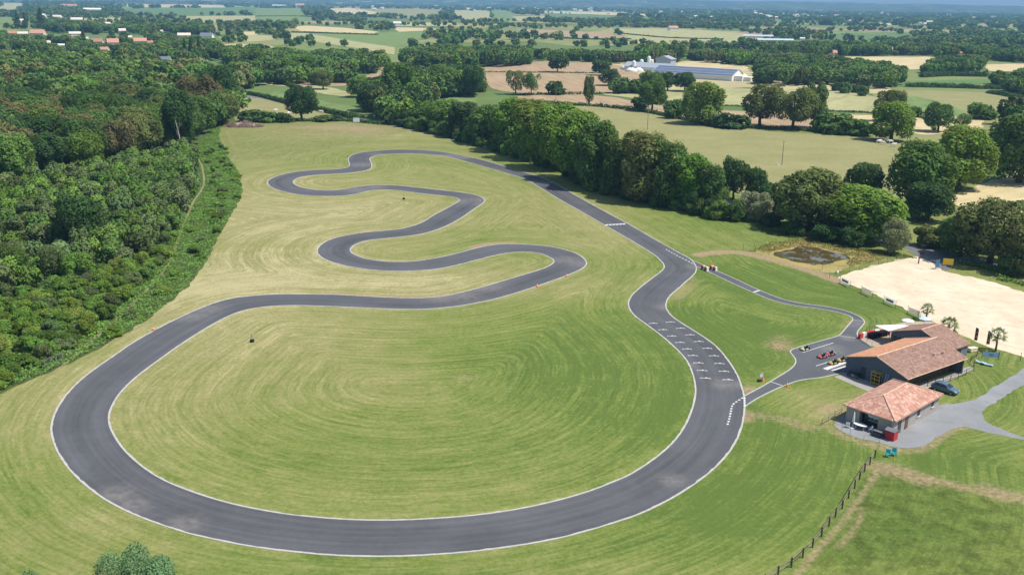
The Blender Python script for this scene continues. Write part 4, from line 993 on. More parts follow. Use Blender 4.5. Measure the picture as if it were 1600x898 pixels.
for h in [
 ([(935,167),(975,171),(1010,176),(1060,186),(1110,196)], 2.2, 3, 'D', 'low dark hedge along the top of the meadow', .6),
 ([(820,160),(870,163),(935,167)], 2.0, 3, 'D', 'hedge between the brown strip and the start of the meadow', .6),
 ([(1115,197),(1180,201),(1250,204),(1330,211)], 2.0, 3, 'D', 'hedge bottom under the olive trees of the meadow', .6),
 ([(745,113),(850,114),(940,115)], 1.2, 2, 'D', 'thin hedge line across the brown field', .7),
 ([(800,149),(870,148),(940,147)], 1.6, 2.5, 'D', 'hedge along the near side of the brown field', .7),
 ([(372,146),(410,152),(450,163),(500,174),(552,186)], 2.6, 3.5, 'D', 'clipped hedge beside the lane beyond the crest', .6),
 ([(420,188),(470,190),(530,189),(600,195)], 1.8, 3, 'D', 'hedge just behind the crest of the track ground', .6),
 ([(475,168),(520,176),(575,186)], 2.0, 3, 'M', 'second hedge along the lane left of the belt', .6),
 ([(420,127),(450,134),(480,148),(490,160)], 3.0, 4, 'D', 'dark hedge descending left of the big lone tree', .7),
 ([(1418,136),(1470,137),(1540,139),(1600,140)], 3.6, 6, 'D', 'thick dark hedge between green field and far pasture', .7),
 ([(1440,121),(1480,119),(1540,120)], 4.5, 7, 'D', 'thick hedge above the narrow green field', .7),
 ([(1545,146),(1580,152),(1640,166)], 3.0, 5, 'D', 'hedge on the right edge of the far pasture', .7),
 ([(1290,174),(1340,176),(1372,178)], 1.2, 2, 'D', 'low hedge under the hay field', .6),
 ([(1425,180),(1452,190),(1460,204)], 1.4, 2, 'M', 'low hedge beside the rounded oak', .6),
 ([(1040,160),(1100,164),(1165,167)], 1.0, 2, 'D', 'low hedge between hay field and brown strip', .6),
 ([(960,52),(1000,56),(1050,60),(1130,62)], 2.0, 4, 'D', 'hedge crossing the pale far field', 1.1),
 ([(840,58),(920,62),(985,62)], 2.4, 4, 'D', 'hedge under the far brown field', 1.1),
 ([(455,51),(520,53),(590,55)], 2.4, 4, 'D', 'hedge under the far straw strip', 1.1),
 ([(400,26),(470,26),(510,30)], 2.4, 4, 'D', 'hedge across the far green field', 1.4),
 ([(1560,436),(1620,450),(1680,466)], 1.2, 2.0, 'S', 'rough green bank along the right side of the car park', .3),
 ([(1502,412),(1540,420),(1580,432)], 1.3, 2.2, 'M', 'leafy bank between the yellow sign and the road', .3)]:
    hedge(*h)

PATH_TOP = PATH_C[:int(len(PATH_C) * .5)]
# bramble strip and rough herbs between the footpath and the mown grass
def mat_of(base, name): return leaf_mat(name, .25, base)
def ground_leaves(name, poly, n, hmax, leaf, base, seed, avoid=None, clump=.25, label=None):
    r = np.random.default_rng(seed); P = gpts(poly); lo, hi = P.min(0), P.max(0)
    Q = r.uniform(lo, hi, (int(n * 2.5), 2)); Q = Q[inside(Q, P)][:n]
    if avoid is not None: Q = Q[min_dist(Q, avoid) > .6]
    K = r.uniform(lo, hi, (int(np.prod(hi - lo) * clump), 2)); kh = r.uniform(.25, 1, len(K))
    nn = np.empty(len(Q)); hh = np.empty(len(Q))
    for i in range(0, len(Q), 2000):
        d = ((Q[i:i + 2000, None] - K[None]) ** 2).sum(2); j = d.argmin(1); nn[i:i + 2000] = np.sqrt(d.min(1)); hh[i:i + 2000] = kh[j]
    Z = hmax * hh * np.exp(-(nn / (.65 / math.sqrt(clump))) ** 2) * r.uniform(.55, 1.05, len(Q)) + .08
    C = np.column_stack([Q, Z]); N = np.column_stack([r.normal(0, .55, (len(Q), 2)), np.full(len(Q), .8)])
    o = link(name, quads_mesh(name, leaf_quads(C, N, leaf, r), mat_of(base, name + '_leaves'), np.clip(hh * .5 + r.uniform(0, .6, len(Q)), 0, 1)))
    return tag(o, label, kind='stuff')
ground_leaves('bramble_scrub', [(305,236),(325,205),(345,200),(342,215),(356,245),(374,270),(379,300),(365,330),(341,370),(326,405),(302,438),(270,468),(222,505),(172,535),(100,572),(0,615),(-120,660),(-120,590),(0,560),(150,500),(240,420),(278,350),(300,310),(314,270)], 95000, 1.3, .22, (.15, .265, .055), 21, PATH_TOP, clump=.09)
ground_leaves('undergrowth', [(-90,300),(120,280),(302,236),(312,270),(290,345),(240,410),(150,500),(0,600),(-160,640)], 60000, 1.8, .28, (.125, .205, .06), 22, PATH_TOP, clump=.09)
ground_leaves('pond_reeds', [(1168,393),(1205,380),(1262,373),(1292,383),(1330,386),(1396,398),(1372,408),(1330,417),(1322,412),(1334,402),(1306,394),(1276,385),(1245,386),(1205,394)], 6000, .7, .17, (.17, .155, .045), 23)
ground_leaves('roadside_grass', [(1180,352),(1260,372),(1340,388),(1420,400),(1440,404),(1405,404),(1340,392),(1280,380),(1190,364)], 7000, .6, .2, (.085, .115, .035), 24)

# ---- link the plants: the ones that show largest as things, the rest as one mass --------------------------------
def put_tree(d):
    ks = [k for k in VAR if k[0] == d['kind']]; v = VAR[ks[rng.integers(len(ks))]]
    r = empty(d['name'], (d['x'], d['y'], d['z']), rng.uniform(0, 2 * PI), d['label'], d['cat'], d['group'])
    s = (d['w'] / v.w, d['w'] / v.w, d['h'] / v.h)
    tk = link('trunk', v.trunk, r); cr = link('crown', v.crown, r)
    for o in (tk, cr): o.scale = s
    cr.color = (*d['c'], 1)
    return r
# the village gardens hold lower trees, so that the roofs show between them
_hp = [(G(px, py), px, py, wp, hp) for px, py, wp, hp, *_ in HOUSES]
def _limit(d):
    sx = 800 + d['x'] * PXM(d['y']); dist = d['y']; hmax = 99.0
    for g, px, py, wp, hp in _hp:
        if abs(sx - px) < wp * .5 + 5 and -14 < g.y - dist < 520 and g.y > 700:
            zr = (hp * .38) / PXM(g.y)                               # sight line to the lower part of the wall
            hmax = min(hmax, CAM_H - (CAM_H - zr) * dist / g.y)
    return hmax
_keep = []
for d in PLACED:
    m = _limit(d) if not d['must'] and d['y'] > 450 else 99
    if m < d['h']:
        if m < 2.0: continue
        d['w'] *= max(.55, m / d['h']); d['h'] = m
    _keep.append(d)
PLACED = _keep
MASS = []
for fam, cap in ((lambda d: d['cat'] != 'shrub', 285), (lambda d: d['cat'] == 'shrub', 280)):
    L = sorted([d for d in PLACED if fam(d)], key=lambda d: (-d['must'], -d['px']))
    for d in L[:cap]: put_tree(d)
    MASS += L[cap:]
print('PLANTS', len(PLACED), 'mass', len(MASS))

# the far wooded country: hedgerow trees and woods out to the hills, one mass
def far_mass():
    r = np.random.default_rng(77); pts = []
    fieldpolys = [gpts(px) for m, px in FIELDS if np.linalg.norm(gpts(px).mean(0)) > 500]
    # hedgerow lines of a patchwork of fields
    def add(x, y, h, w, c): pts.append((x, y, h, w, *c))
    def line(x, y, a, L, gap):
        for s in np.arange(0, L, gap):
            if r.random() < .22: continue
            k = r.uniform(.6, 1.15); add(x + math.cos(a) * s + r.normal(0, 2.5), y + math.sin(a) * s + r.normal(0, 2.5), 10 * k, 11 * k, tcol('DDMMO'[r.integers(5)], .18))
    for _ in range(250):
        d = 1250 + 3600 * r.random() ** 1.25; a = r.uniform(-.56, .56)
        line(d * math.sin(a), d * math.cos(a), r.choice([.25, 1.75]) + r.normal(0, .22), r.uniform(120, 420), r.uniform(11, 22))
    for _ in range(75):                                    # copses
        d = 1300 + 4200 * r.random() ** 1.1; a = r.uniform(-.56, .56); x, y = d * math.sin(a), d * math.cos(a); R = r.uniform(30, 95)
        for _ in range(int(R * R / 60)):
            add(x + r.normal(0, R * 1.2), y + r.normal(0, R * .6), r.uniform(8, 15), r.uniform(9, 15), tcol('DDMO'[r.integers(4)], .15))
    for _ in range(2600):                                   # closing rows far out
        d = 3000 + 5500 * r.random(); a = r.uniform(-.56, .56)
        add(d * math.sin(a), d * math.cos(a), r.uniform(10, 18), r.uniform(14, 40), tcol('DDM'[r.integers(3)], .15))
    pts = [(p[0], p[1], min(p[2], _limit(dict(x=p[0], y=p[1]))), *p[3:]) for p in pts]; pts = [p for p in pts if p[2] > 2.5]
    A = np.array(pts); keep = np.ones(len(A), bool)
    for P in fieldpolys:
        keep &= ~inside(A[:, :2], P)
    A = A[keep]
    # the rest of the nearer woods
    B = np.array([(d['x'], d['y'], d['h'], d['w'], *d['c']) for d in MASS]) if MASS else np.zeros((0, 7))
    def build(name, A, nq, leaf):
        tem = [crown_cloud(900 + k, nq, leaf, 'oak' if k < 3 else 'bush') for k in range(4)]
        Vs, Ls, Cs = [], [], []
        for k, (P, N, L, rr) in enumerate(tem):
            S_ = A[np.arange(len(A)) % 4 == k]
            if not len(S_): continue
            Pp = P[None] * S_[:, None, [3, 3, 2]]; Pp[:, :, :2] += S_[:, None, :2]
            n = len(S_) * nq; lf = np.repeat(leaf * S_[:, 3] / 12, nq)
            C = Pp.reshape(-1, 3); NN = np.tile(N, (len(S_), 1))
            a = unit(np.cross(unit(NN), unit(rr.normal(0, 1, (n, 3))))); b = np.cross(unit(NN), a); s = (lf * rr.uniform(.7, 1.3, n))[:, None]
            Vs.append(np.stack([C - a * s, C - b * s * .8, C + a * s, C + b * s * .8], 1).reshape(-1, 3)); Ls.append(np.tile(L, len(S_))); Cs.append(np.repeat(S_[:, 4:7], nq, 0))
        V, L, Cc = np.vstack(Vs), np.concatenate(Ls), np.vstack(Cs)
        me = quads_mesh(name, V, leaf_mat(name + '_leaves', .2, None), L)
        at = me.attributes.new('tint', 'FLOAT_COLOR', 'FACE'); at.data.foreach_set('color', np.column_stack([Cc, np.ones(len(Cc))]).astype(np.float32).ravel())
        m = me.materials[0]; nt = m.node_tree
        an = nt.nodes.new('ShaderNodeAttribute'); an.attribute_name = 'tint'
        for nd in nt.nodes:
            if nd.type == 'HUE_SAT' and nd.inputs['Color'].links and nd.inputs['Color'].links[0].from_node.type == 'OBJECT_INFO': nt.links.new(an.outputs['Color'], nd.inputs['Color'])
        tag(link(name, me), kind='stuff'); print(name, len(A), len(L))
    build('distant_woodland', A, 90, 2.1)
    if len(B): 
        near = np.hypot(B[:, 0], B[:, 1]) < 480
        if near.any(): build('wood_canopy', B[near], 1800, .66)
        if (~near).any(): build('far_wood_canopy', B[~near], 700, .95)
far_mass()
# ------------------------------------------------------------------ buildings
def tile_mat(name, stops, cu=.24, cv=.40, moss=.0):
    t = NT(name); uv = t.coord('UV'); p = t.pos()
    s = t.node('ShaderNodeSeparateXYZ', i0=uv)
    iu = t.math('FLOOR', t.math('DIVIDE', s.outputs[0], cu)); iv = t.math('FLOOR', t.math('DIVIDE', s.outputs[1], cv))
    wn = t.node('ShaderNodeTexWhiteNoise', noise_dimensions='2D'); t.l.new(t.node('ShaderNodeCombineXYZ', i0=iu, i1=iv).outputs[0], wn.inputs['Vector'])
    wn2 = t.node('ShaderNodeTexWhiteNoise', noise_dimensions='2D'); t.l.new(t.node('ShaderNodeCombineXYZ', i0=t.math('FLOOR', t.math('DIVIDE', iu, 3.0)), i1=iv).outputs[0], wn2.inputs['Vector'])
    f = t.math('ADD', t.math('MULTIPLY', wn.outputs['Value'], .8), t.math('MULTIPLY', wn2.outputs['Value'], .2))
    col = t.ramp(f, stops)
    n = t.noise(p, .8, 4, .6); col = t.mix(t.mr(n, .5, .75, 0, moss), col, (.13, .105, .075))
    wu = t.math('SINE', t.math('MULTIPLY', s.outputs[0], 2 * PI / cu)); fv = t.math('FRACT', t.math('DIVIDE', s.outputs[1], cv))
    t.bump(t.math('ADD', t.math('MULTIPLY', wu, .5), t.math('MULTIPLY', fv, -.8)), .7, .06)
    return t.done(col, .85, .15)
M_TILE_PINK = tile_mat('pink_roof_tiles', [(.1, (.38, .19, .135)), (.35, (.44, .23, .165)), (.6, (.49, .275, .205)), (.85, (.56, .37, .29))], .3, .46, .2)
M_TILE_OLD = tile_mat('old_brown_roof_tiles', [(.1, (.235, .135, .10)), (.4, (.285, .17, .13)), (.7, (.32, .20, .155)), (.9, (.37, .25, .20))], moss=.3)
M_TILE_NEW = tile_mat('orange_roof_tiles', [(.1, (.50, .23, .125)), (.5, (.56, .275, .16)), (.9, (.62, .34, .21))], moss=.15)
M_RIDGE = paint('ridge_mortar', (.60, .40, .29), .9, .1, var=.25, scale=2)
def wall_mat(name, c, v=.1):
    t = NT(name); p = t.pos(); n = t.noise(t.mapping(p, (1, 1, .35)), .9, 4, .6); f = t.noise(p, 12, 2)
    hs = t.node('ShaderNodeHueSaturation'); t.put(hs.inputs['Color'], c); t.put(hs.inputs['Value'], t.math('ADD', t.mr(n, .3, .7, 1 - v, 1 + v), t.mr(f, .3, .7, -.05, .05)))
    t.bump(f, .2, .01); return t.done(hs.outputs[0], .9, .15)
M_RENDER = wall_mat('grey_render', (.36, .335, .31)); M_BLUEWALL = wall_mat('blue_grey_boards', (.105, .13, .175)); M_WOODWALL = wall_mat('dark_timber', (.10, .075, .055), .25)
M_GLASS = paint('dark_glass', (.02, .025, .03), .08, .6, var=.3); M_FRAME = paint('dark_frame', (.05, .05, .055), .5)
M_WHITEP = paint('white_paint', (.78, .78, .76), .55, .35, var=.06); M_BLACK = paint('black_plastic', (.018, .018, .02), .5, .4)
M_WOOD = paint('weathered_wood', (.27, .23, .17), .9, .1, var=.3); M_DWOOD = paint('dark_wood', (.085, .07, .055), .9, .1, var=.3)
M_GREYM = paint('grey_metal', (.30, .31, .32), .45, .5, .3); M_ZINC = paint('white_gutter', (.66, .64, .60), .5)
M_RED = paint('red_paint', (.50, .03, .03), .5, var=.15); M_YELL = paint('yellow_paint', (.62, .43, .04), .5); M_TEAL = paint('teal_plastic', (.015, .28, .33), .4)
M_ORANGE = paint('orange_plastic', (.80, .17, .03), .5); M_PBLUE = paint('pale_blue_panel', (.30, .46, .62), .5); M_BLUE = paint('dark_blue_panel', (.05, .10, .22), .5)
M_RUBBER = paint('rubber', (.022, .022, .022), .85, .15); M_CREAM = paint('cream_cloth', (.72, .64, .46), .8)

def slope_roof(name, polys, mat, parent, th=.14):
    """tiled slopes with thickness; the first edge of each polygon is its eave; UV in metres"""
    o = []
    for k, pl in enumerate(polys):
        P = [Vector(p) for p in pl]; n = len(P); D = Vector((0, 0, -th))
        vs = P + [p + D for p in P]
        fs = [tuple(range(n)), tuple(range(2 * n - 1, n - 1, -1))] + [(i, n + i, n + (i + 1) % n, (i + 1) % n) for i in range(n)]
        ob = meshobj(name, vs, fs, mat[k] if isinstance(mat, (list, tuple)) else mat, parent)
        uvl = ob.data.uv_layers.new(name='uv'); e = (P[1] - P[0]).normalized(); nn = (P[1] - P[0]).cross(P[2] - P[0]).normalized(); g = nn.cross(e)
        for lp in ob.data.loops:
            q = ob.data.vertices[lp.vertex_index].co - P[0]; uvl.data[lp.index].uv = (q.dot(e), q.dot(g))
        o.append(ob)
    return o

def window(parent, c, w, h, axis, name='window', fr=M_FRAME, glass=M_GLASS, bars=1, sill=None):
    """window on a wall; axis = outward direction in local coordinates ('-x', '-y' ...)"""
    sx = {'-x': (-1, 0), '+x': (1, 0), '-y': (0, -1), '+y': (0, 1)}[axis]; nx, ny = sx; tx, ty = -ny, nx
    def P(u, v, d): return (c[0] + tx * u + nx * d, c[1] + ty * u + ny * d, c[2] + v)
    def bx(mb, u0, u1, v0, v1, d0, d1):
        a, b = P((u0 + u1) / 2, (v0 + v1) / 2, (d0 + d1) / 2), (abs(tx) * (u1 - u0) + abs(nx) * (d1 - d0), abs(ty) * (u1 - u0) + abs(ny) * (d1 - d0), v1 - v0); mb.box(a, b)
    f = MB(); t = .07
    bx(f, -w / 2, -w / 2 + t, 0, h, -.02, .05); bx(f, w / 2 - t, w / 2, 0, h, -.02, .05); bx(f, -w / 2 + t, w / 2 - t, h - t, h, -.02, .05); bx(f, -w / 2 + t, w / 2 - t, 0, t, -.02, .05)
    for k in range(bars): u = -w / 2 + w * (k + 1) / (bars + 1); bx(f, u - .025, u + .025, t, h - t, -.02, .045)
    o = f.build(name, fr, parent)
    g = MB(); bx(g, -w / 2 + t, w / 2 - t, t, h - t, -.015, .02); g.build('pane', glass, o)
    if sill: s = MB(); bx(s, -w / 2 - .08, w / 2 + .08, -.08, -.003, -.01, .16); s.build('sill', sill, o)
    return o

# ---- small house with hipped pink roof
HB = Vector((55.4764, 127.1049, 0)); HA = .745; L, W, ZE, ZR = 15.44, 8.15, 2.62, 4.28
house = empty('hip_roof_house', HB, HA, 'grey rendered house with hipped pink-tiled roof beside the gravel drive', 'house')
cm = W / 2
R_ = [(0, 0), (L, 0), (L, W), (0, W)]
e = [Vector((x, y, ZE)) for x, y in R_]; r1, r2 = Vector((cm, cm, ZR)), Vector((L - cm, cm, ZR))
roofs = slope_roof('roof_slope', [(e[0], e[1], r2, r1), (e[1], e[2], r2), (e[2], e[3], r1, r2), (e[3], e[0], r1)], M_TILE_PINK, house)
rd = MB(); up = Vector((0, 0, .03))
for a, b in ((r1, r2), (e[0], r1), (e[3], r1), (e[1], r2), (e[2], r2)): rd.tube(a + up, b + up, .11, n=6)
rd.build('ridge_tiles', M_RIDGE, house)
gt = MB()
for a, b in ((e[0], e[1]), (e[1], e[2]), (e[2], e[3]), (e[3], e[0])):
    n = Vector(((b - a).y, -(b - a).x, 0)).normalized() * .07; gt.tube(a + n + Vector((0, 0, -.10)), b + n + Vector((0, 0, -.10)), .07, n=6)
gt.build('gutter', paint('brown_gutter', (.32, .19, .14), .6), house)
I = .38; x0, x1, y0, y1, zt = I, L - I, I, W - I, ZE - .10
wl = MB(); th = .22
wl.box(((x0 + x1) / 2, y1 - th / 2, zt / 2), (x1 - x0, th, zt)); wl.box((x1 - th / 2, cm, zt / 2), (th, W - 2 * I - 2 * th, zt))
wl.box(((x0 + x1) / 2, y0 + th / 2, zt / 2), (x1 - x0, th, zt))
ya, yb = y1 - 2.1, y1 - 5.05                                     # glazed opening in the terrace wall
wl.box((x0 + th / 2, (y1 - th + ya) / 2, zt / 2), (th, y1 - th - ya, zt)); wl.box((x0 + th / 2, (yb + y0 + th) / 2, zt / 2), (th, yb - y0 - th, zt))
wl.box((x0 + th / 2, (ya + yb) / 2, (2.2 + zt) / 2), (th, ya - yb, zt - 2.2))
wl.box((x0 + 1.0, (ya + yb) / 2 + .6, 1.1), (.1, .9, 2.2)); wl.box((x0 + .55, ya + .06, 1.1), (.9, .12, 2.2)); wl.box((x0 + .55, yb - .06, 1.1), (.9, .12, 2.2))
wl.box((L / 2, cm, zt - .03), (L - 2 * I - .5, W - 2 * I - .5, .05))
wl.build('wall', M_RENDER, house)
gd = window(house, (x0 + .95, (ya + yb) / 2 - .15, .04), ya - yb - .5, 2.15, '-x', 'glazed_door', bars=2)
pb = MB(); pc = (ya + yb) / 2 - .35
pb.box((x0 + .88, pc, 1.62), (.03, 1.7, .42)); 
for k in range(9): pb.box((x0 + .86, pc + .78 - k * .19, 1.62 + .10 * math.sin(k * 2.3) - (.04 if k % 2 else -.05)), (.02, .11 + .05 * (k % 3), .22 + .09 * ((k * 7) % 3)))
pb.build('window_poster', paint('poster_pale', (.55, .70, .68), .6), gd)
ft = MB(); ft.box((x0 + .9, pc, .98), (.03, 1.6, .35)); ft.build('window_display', paint('display_grey', (.16, .19, .20), .5), gd)
dr = MB(); dr.box((2.35, y0 - .02, 1.06), (.95, .08, 2.12)); d1 = dr.build('door', paint('dark_green_door', (.05, .06, .055), .5), house)
dh = MB(); dh.tube((2.7, y0 - .10, 1.05), (2.7, y0 - .20, 1.05), .025); dh.build('handle', M_GREYM, d1)
dr = MB(); dr.box((4.55, y0 - .02, 1.06), (.9, .08, 2.12)); d2 = dr.build('door', paint('brown_door', (.16, .075, .045), .6), house); d2['label'] = 'brown wooden door'
dh = MB(); dh.tube((4.88, y0 - .10, 1.05), (4.88, y0 - .20, 1.05), .025); dh.build('handle', M_GREYM, d2)
window(house, (8.35, y0, .95), .85, 1.25, '-y', sill=M_ZINC); window(house, (12.9, y0, 1.15), .8, 1.0, '-y', sill=M_ZINC)
dp = MB(); dp.tube((x0 - .07, y0 + .12, .05), (x0 - .07, y0 + .12, ZE - .2), .05); dp.build('downpipe', M_ZINC, house)

# ---- big gabled kart hall
KB = Vector((63.4546, 143.1425, 0)); KA = .6152; L, W, ZE, ZR = 17.15, 11.92, 2.82, 4.75; cm = W / 2
hall = empty('kart_hall', KB, KA, 'long blue-grey gabled building, one roof slope orange, the other brown', 'building')
e = [Vector((x, y, ZE)) for x, y in ((0, 0), (L, 0), (L, W), (0, W))]; r1, r2 = Vector((0, cm, ZR)), Vector((L, cm, ZR))
s1, s2 = slope_roof('roof_slope', [(e[0], e[1], r2, r1), (e[2], e[3], r1, r2)], [M_TILE_OLD, M_TILE_NEW], hall)
s1['label'] = 'weathered brown roof slope'; s2['label'] = 'bright orange roof slope'
rd = MB(); rd.tube(r1 + up, r2 + up, .14, n=6)
for a, b in ((e[0], r1), (e[3], r1), (e[1], r2), (e[2], r2)): rd.tube(a + Vector((0, 0, .02)), b + Vector((0, 0, .02)), .075, n=6)
rd.tube(e[0] + Vector((0, -.05, -.1)), e[1] + Vector((0, -.05, -.1)), .08, n=6); rd.tube(e[3] + Vector((0, .05, -.1)), e[2] + Vector((0, .05, -.1)), .08, n=6)
rd.build('ridge_tiles', M_RIDGE, hall)
for vx, vy in ((11.3, 2.6), (13.6, 2.35)):
    zz = ZE + vy / cm * (ZR - ZE); vp = MB(); vp.tube((vx, vy, zz - .1), (vx, vy, zz + .34), .13); vp.lathe((vx, vy, zz + .38), [(.2, 0), (.2, .05), (.03, .14)], 10); vp.build('roof_vent', paint('vent_clay', (.55, .42, .34), .8), hall)
wl = MB(); V0 = 2.3
def gable(mb, x, t):
    sl = (ZR - ZE) / cm; pr = [(.25, 0), (W - .25, 0), (W - .25, ZE - .2 + .25 * sl), (cm, ZR - .2), (.25, ZE - .2 + .25 * sl)]
    vs = [(x, y, z) for y, z in pr] + [(x + t, y, z) for y, z in pr]; n = 5
    mb.add(vs, [tuple(range(n - 1, -1, -1)), tuple(range(n, 2 * n))] + [(i, (i + 1) % n, n + (i + 1) % n, n + i) for i in range(n)])
gable(wl, .30, .2); gable(wl, L - .5, .2)
wl.box((L / 2, W - .36, 1.3), (L - 1.02, .2, 2.6)); wl.build('wall', M_BLUEWALL, hall)
wl = MB(); wl.box((L / 2, V0 + .1, 1.6), (L - 1.02, .2, 3.2)); vw = wl.build('veranda_wall', M_WOODWALL, hall)
M_WARM = paint('curtained_glass', (.16, .12, .06), .3, .5, var=.4, scale=.9)
for wx, ww in ((1.8, 2.2), (4.6, 1.9), (7.6, 1.5), (10.5, 1.5), (13.6, 1.5)): window(hall, (wx, V0, .7), ww, 1.5, '-y', fr=M_WOOD if wx < 6 else M_FRAME, glass=M_WARM if wx < 6 else M_GLASS, bars=1)
ps = MB()
for q in (.5, L - .6): ps.box((q, .35, 1.3), (.16, .16, 2.6)); 
ps.build('post', M_DWOOD, hall)
dr = MB(); dr.box((.28, 8.25, 1.05), (.08, 1.0, 2.1)); dd = dr.build('door', paint('navy_door', (.035, .045, .06), .6), hall)
dh = MB(); dh.tube((.2, 7.85, 1.0), (.12, 7.85, 1.0), .03); dh.build('handle', M_GREYM, dd)
bd = MB()
for k in range(12):
    z = .35 + k * .34; half = min(W / 2 - .3, (ZR - .25 - z) / ((ZR - ZE) / cm)) if z > ZE - .2 else W / 2 - .3
    if half > .3: bd.box((.293, cm, z), (.02, 2 * half, .018))
bd.build('cladding_joint', paint('joint_dark', (.06, .075, .10), .8), hall)

# ---- club house behind the hall, same local frame
club = empty('club_house', KB, KA, 'lower brown-roofed gabled building behind the hall, next to the sunshades', 'building')
X0_, X1_, Y0_, Y1_, ZE2, ZR2 = 18.75, 25.0, 3.95, 16.1, 2.6, 4.72; cy_ = 9.9
e = [Vector((x, y, ZE2)) for x, y in ((X0_, Y0_), (X1_, Y0_), (X1_, Y1_), (X0_, Y1_))]; r1, r2 = Vector((X0_, cy_, ZR2)), Vector((X1_, cy_, ZR2))
slope_roof('roof_slope', [(e[0], e[1], r2, r1), (e[2], e[3], r1, r2)], M_TILE_OLD, club)
rd = MB(); rd.tube(r1 + up, r2 + up, .12, n=6)
for a, b in ((e[0], r1), (e[3], r1), (e[1], r2), (e[2], r2)): rd.tube(a + Vector((0, 0, .02)), b + Vector((0, 0, .02)), .07, n=6)
rd.build('ridge_tiles', M_RIDGE, club)
wl = MB()
for xw in (X0_ + .25, X1_ - .45):
    pr = [(Y0_ + .3, 0), (Y1_ - .3, 0), (Y1_ - .3, ZE2 - .13), (cy_, ZR2 - .2), (Y0_ + .3, ZE2 - .13)]
    vs = [(xw, y, z) for y, z in pr] + [(xw + .2, y, z) for y, z in pr]
    wl.add(vs, [(4, 3, 2, 1, 0), (5, 6, 7, 8, 9)] + [(i, (i + 1) % 5, 5 + (i + 1) % 5, 5 + i) for i in range(5)])
wl.box(((X0_ + X1_) / 2, Y0_ + .4, 1.2), (X1_ - X0_ - .92, .2, 2.4)); wl.box(((X0_ + X1_) / 2, Y1_ - .4, 1.2), (X1_ - X0_ - .92, .2, 2.4)); wl.build('wall', wall_mat('slate_boards', (.155, .165, .19)), club)
window(club, (X0_ + .25, 13.6, .9), 1.3, 1.1, '-x'); window(club, ((X0_ + X1_) / 2, Y0_ + .3, .9), 1.4, 1.1, '-y')
dr = MB(); dr.box((X0_ + .22, 15.0, 1.02), (.08, .9, 2.04)); dr.build('door', M_FRAME, club)
dp = MB(); dp.tube((X0_ + .1, Y0_ + .15, .02), (X0_ + .1, Y0_ + .15, 2.4), .12); dp.build('downpipe', M_WHITEP, club)

# ---- houses of the village and beyond
ROOFM = {'tile': paint('far_tiles', (.42, .20, .13), .9, .1), 'orange': paint('far_orange_tiles', (.50, .27, .19), .9, .1), 'pale': paint('far_pale_roof', (.64, .54, .47), .9, .1), 'slate': paint('far_slate', (.16, .18, .21), .8, .2), 'white': paint('far_white_roof', (.72, .72, .72), .7), 'glass': paint('far_glasshouse', (.52, .58, .64), .4, .5)}
WALLM = {'cream': paint('far_cream_wall', (.62, .52, .40), .9, .1), 'white': paint('far_white_wall', (.76, .74, .70), .9, .1)}
M_FARWIN = paint('far_window', (.06, .07, .08), .3)
for k, (px, py, wp, hp, rf, wm, lb) in enumerate(HOUSES):
    g = G(px, py); s = PXM(g.y); Lh, Hh = wp / s, hp / s; Wd = min(Lh * .6, 14)
    low = rf in ('white', 'glass'); wh = Hh * (.62 if not low else .7); yaw = [.12, -.2, .3, -.1, .2][k % 5]
    o = empty('glasshouse' if rf == 'glass' else 'barn' if 'barn' in lb or 'shed' in lb else 'house', (g.x, g.y + Wd / 2, 0), yaw - math.atan2(g.x, g.y) * .6, lb, 'glasshouse' if rf == 'glass' else 'house')
    b = MB(); b.box((0, 0, wh / 2), (Lh * .95, Wd, wh)); gb = Hh - wh
    for xx in (-Lh * .47, Lh * .47 - .3): b.add([(xx, -Wd / 2, wh), (xx, Wd / 2, wh), (xx, 0, Hh - .1), (xx + .3, -Wd / 2, wh), (xx + .3, Wd / 2, wh), (xx + .3, 0, Hh - .1)], [(0, 2, 1), (3, 4, 5), (0, 3, 5, 2), (1, 2, 5, 4)])
    b.build('wall', WALLM[wm], o)
    r = MB(); y_ = Wd / 2 * 1.12; zl = wh - .12 * gb
    for sg in (-1, 1):
        r.add([(-Lh / 2, sg * y_, zl), (Lh / 2, sg * y_, zl), (Lh / 2, 0, Hh), (-Lh / 2, 0, Hh), (-Lh / 2, sg * y_, zl - .25), (Lh / 2, sg * y_, zl - .25), (Lh / 2, 0, Hh - .25), (-Lh / 2, 0, Hh - .25)],
              [(0, 1, 2, 3) if sg < 0 else (3, 2, 1, 0), (7, 6, 5, 4) if sg < 0 else (4, 5, 6, 7), (0, 4, 5, 1), (1, 5, 6, 2), (3, 7, 4, 0)])
    ro = r.build('roof', ROOFM[rf], o)
    if not low and hp > 6:
        c = MB(); c.box((Lh * .28, Wd * .12, Hh - .1), (.9, .9, 1.6)); c.build('chimney', WALLM['cream'], ro)
        for q in range(max(2, int(Lh / 7))):
            wv = MB(); wv.box((-Lh * .38 + q * Lh * .76 / max(1, int(Lh / 7) - 1), -Wd / 2 - .02, wh * .5), (1.3, .1, wh * .38)); wv.build('window', M_FARWIN, o)
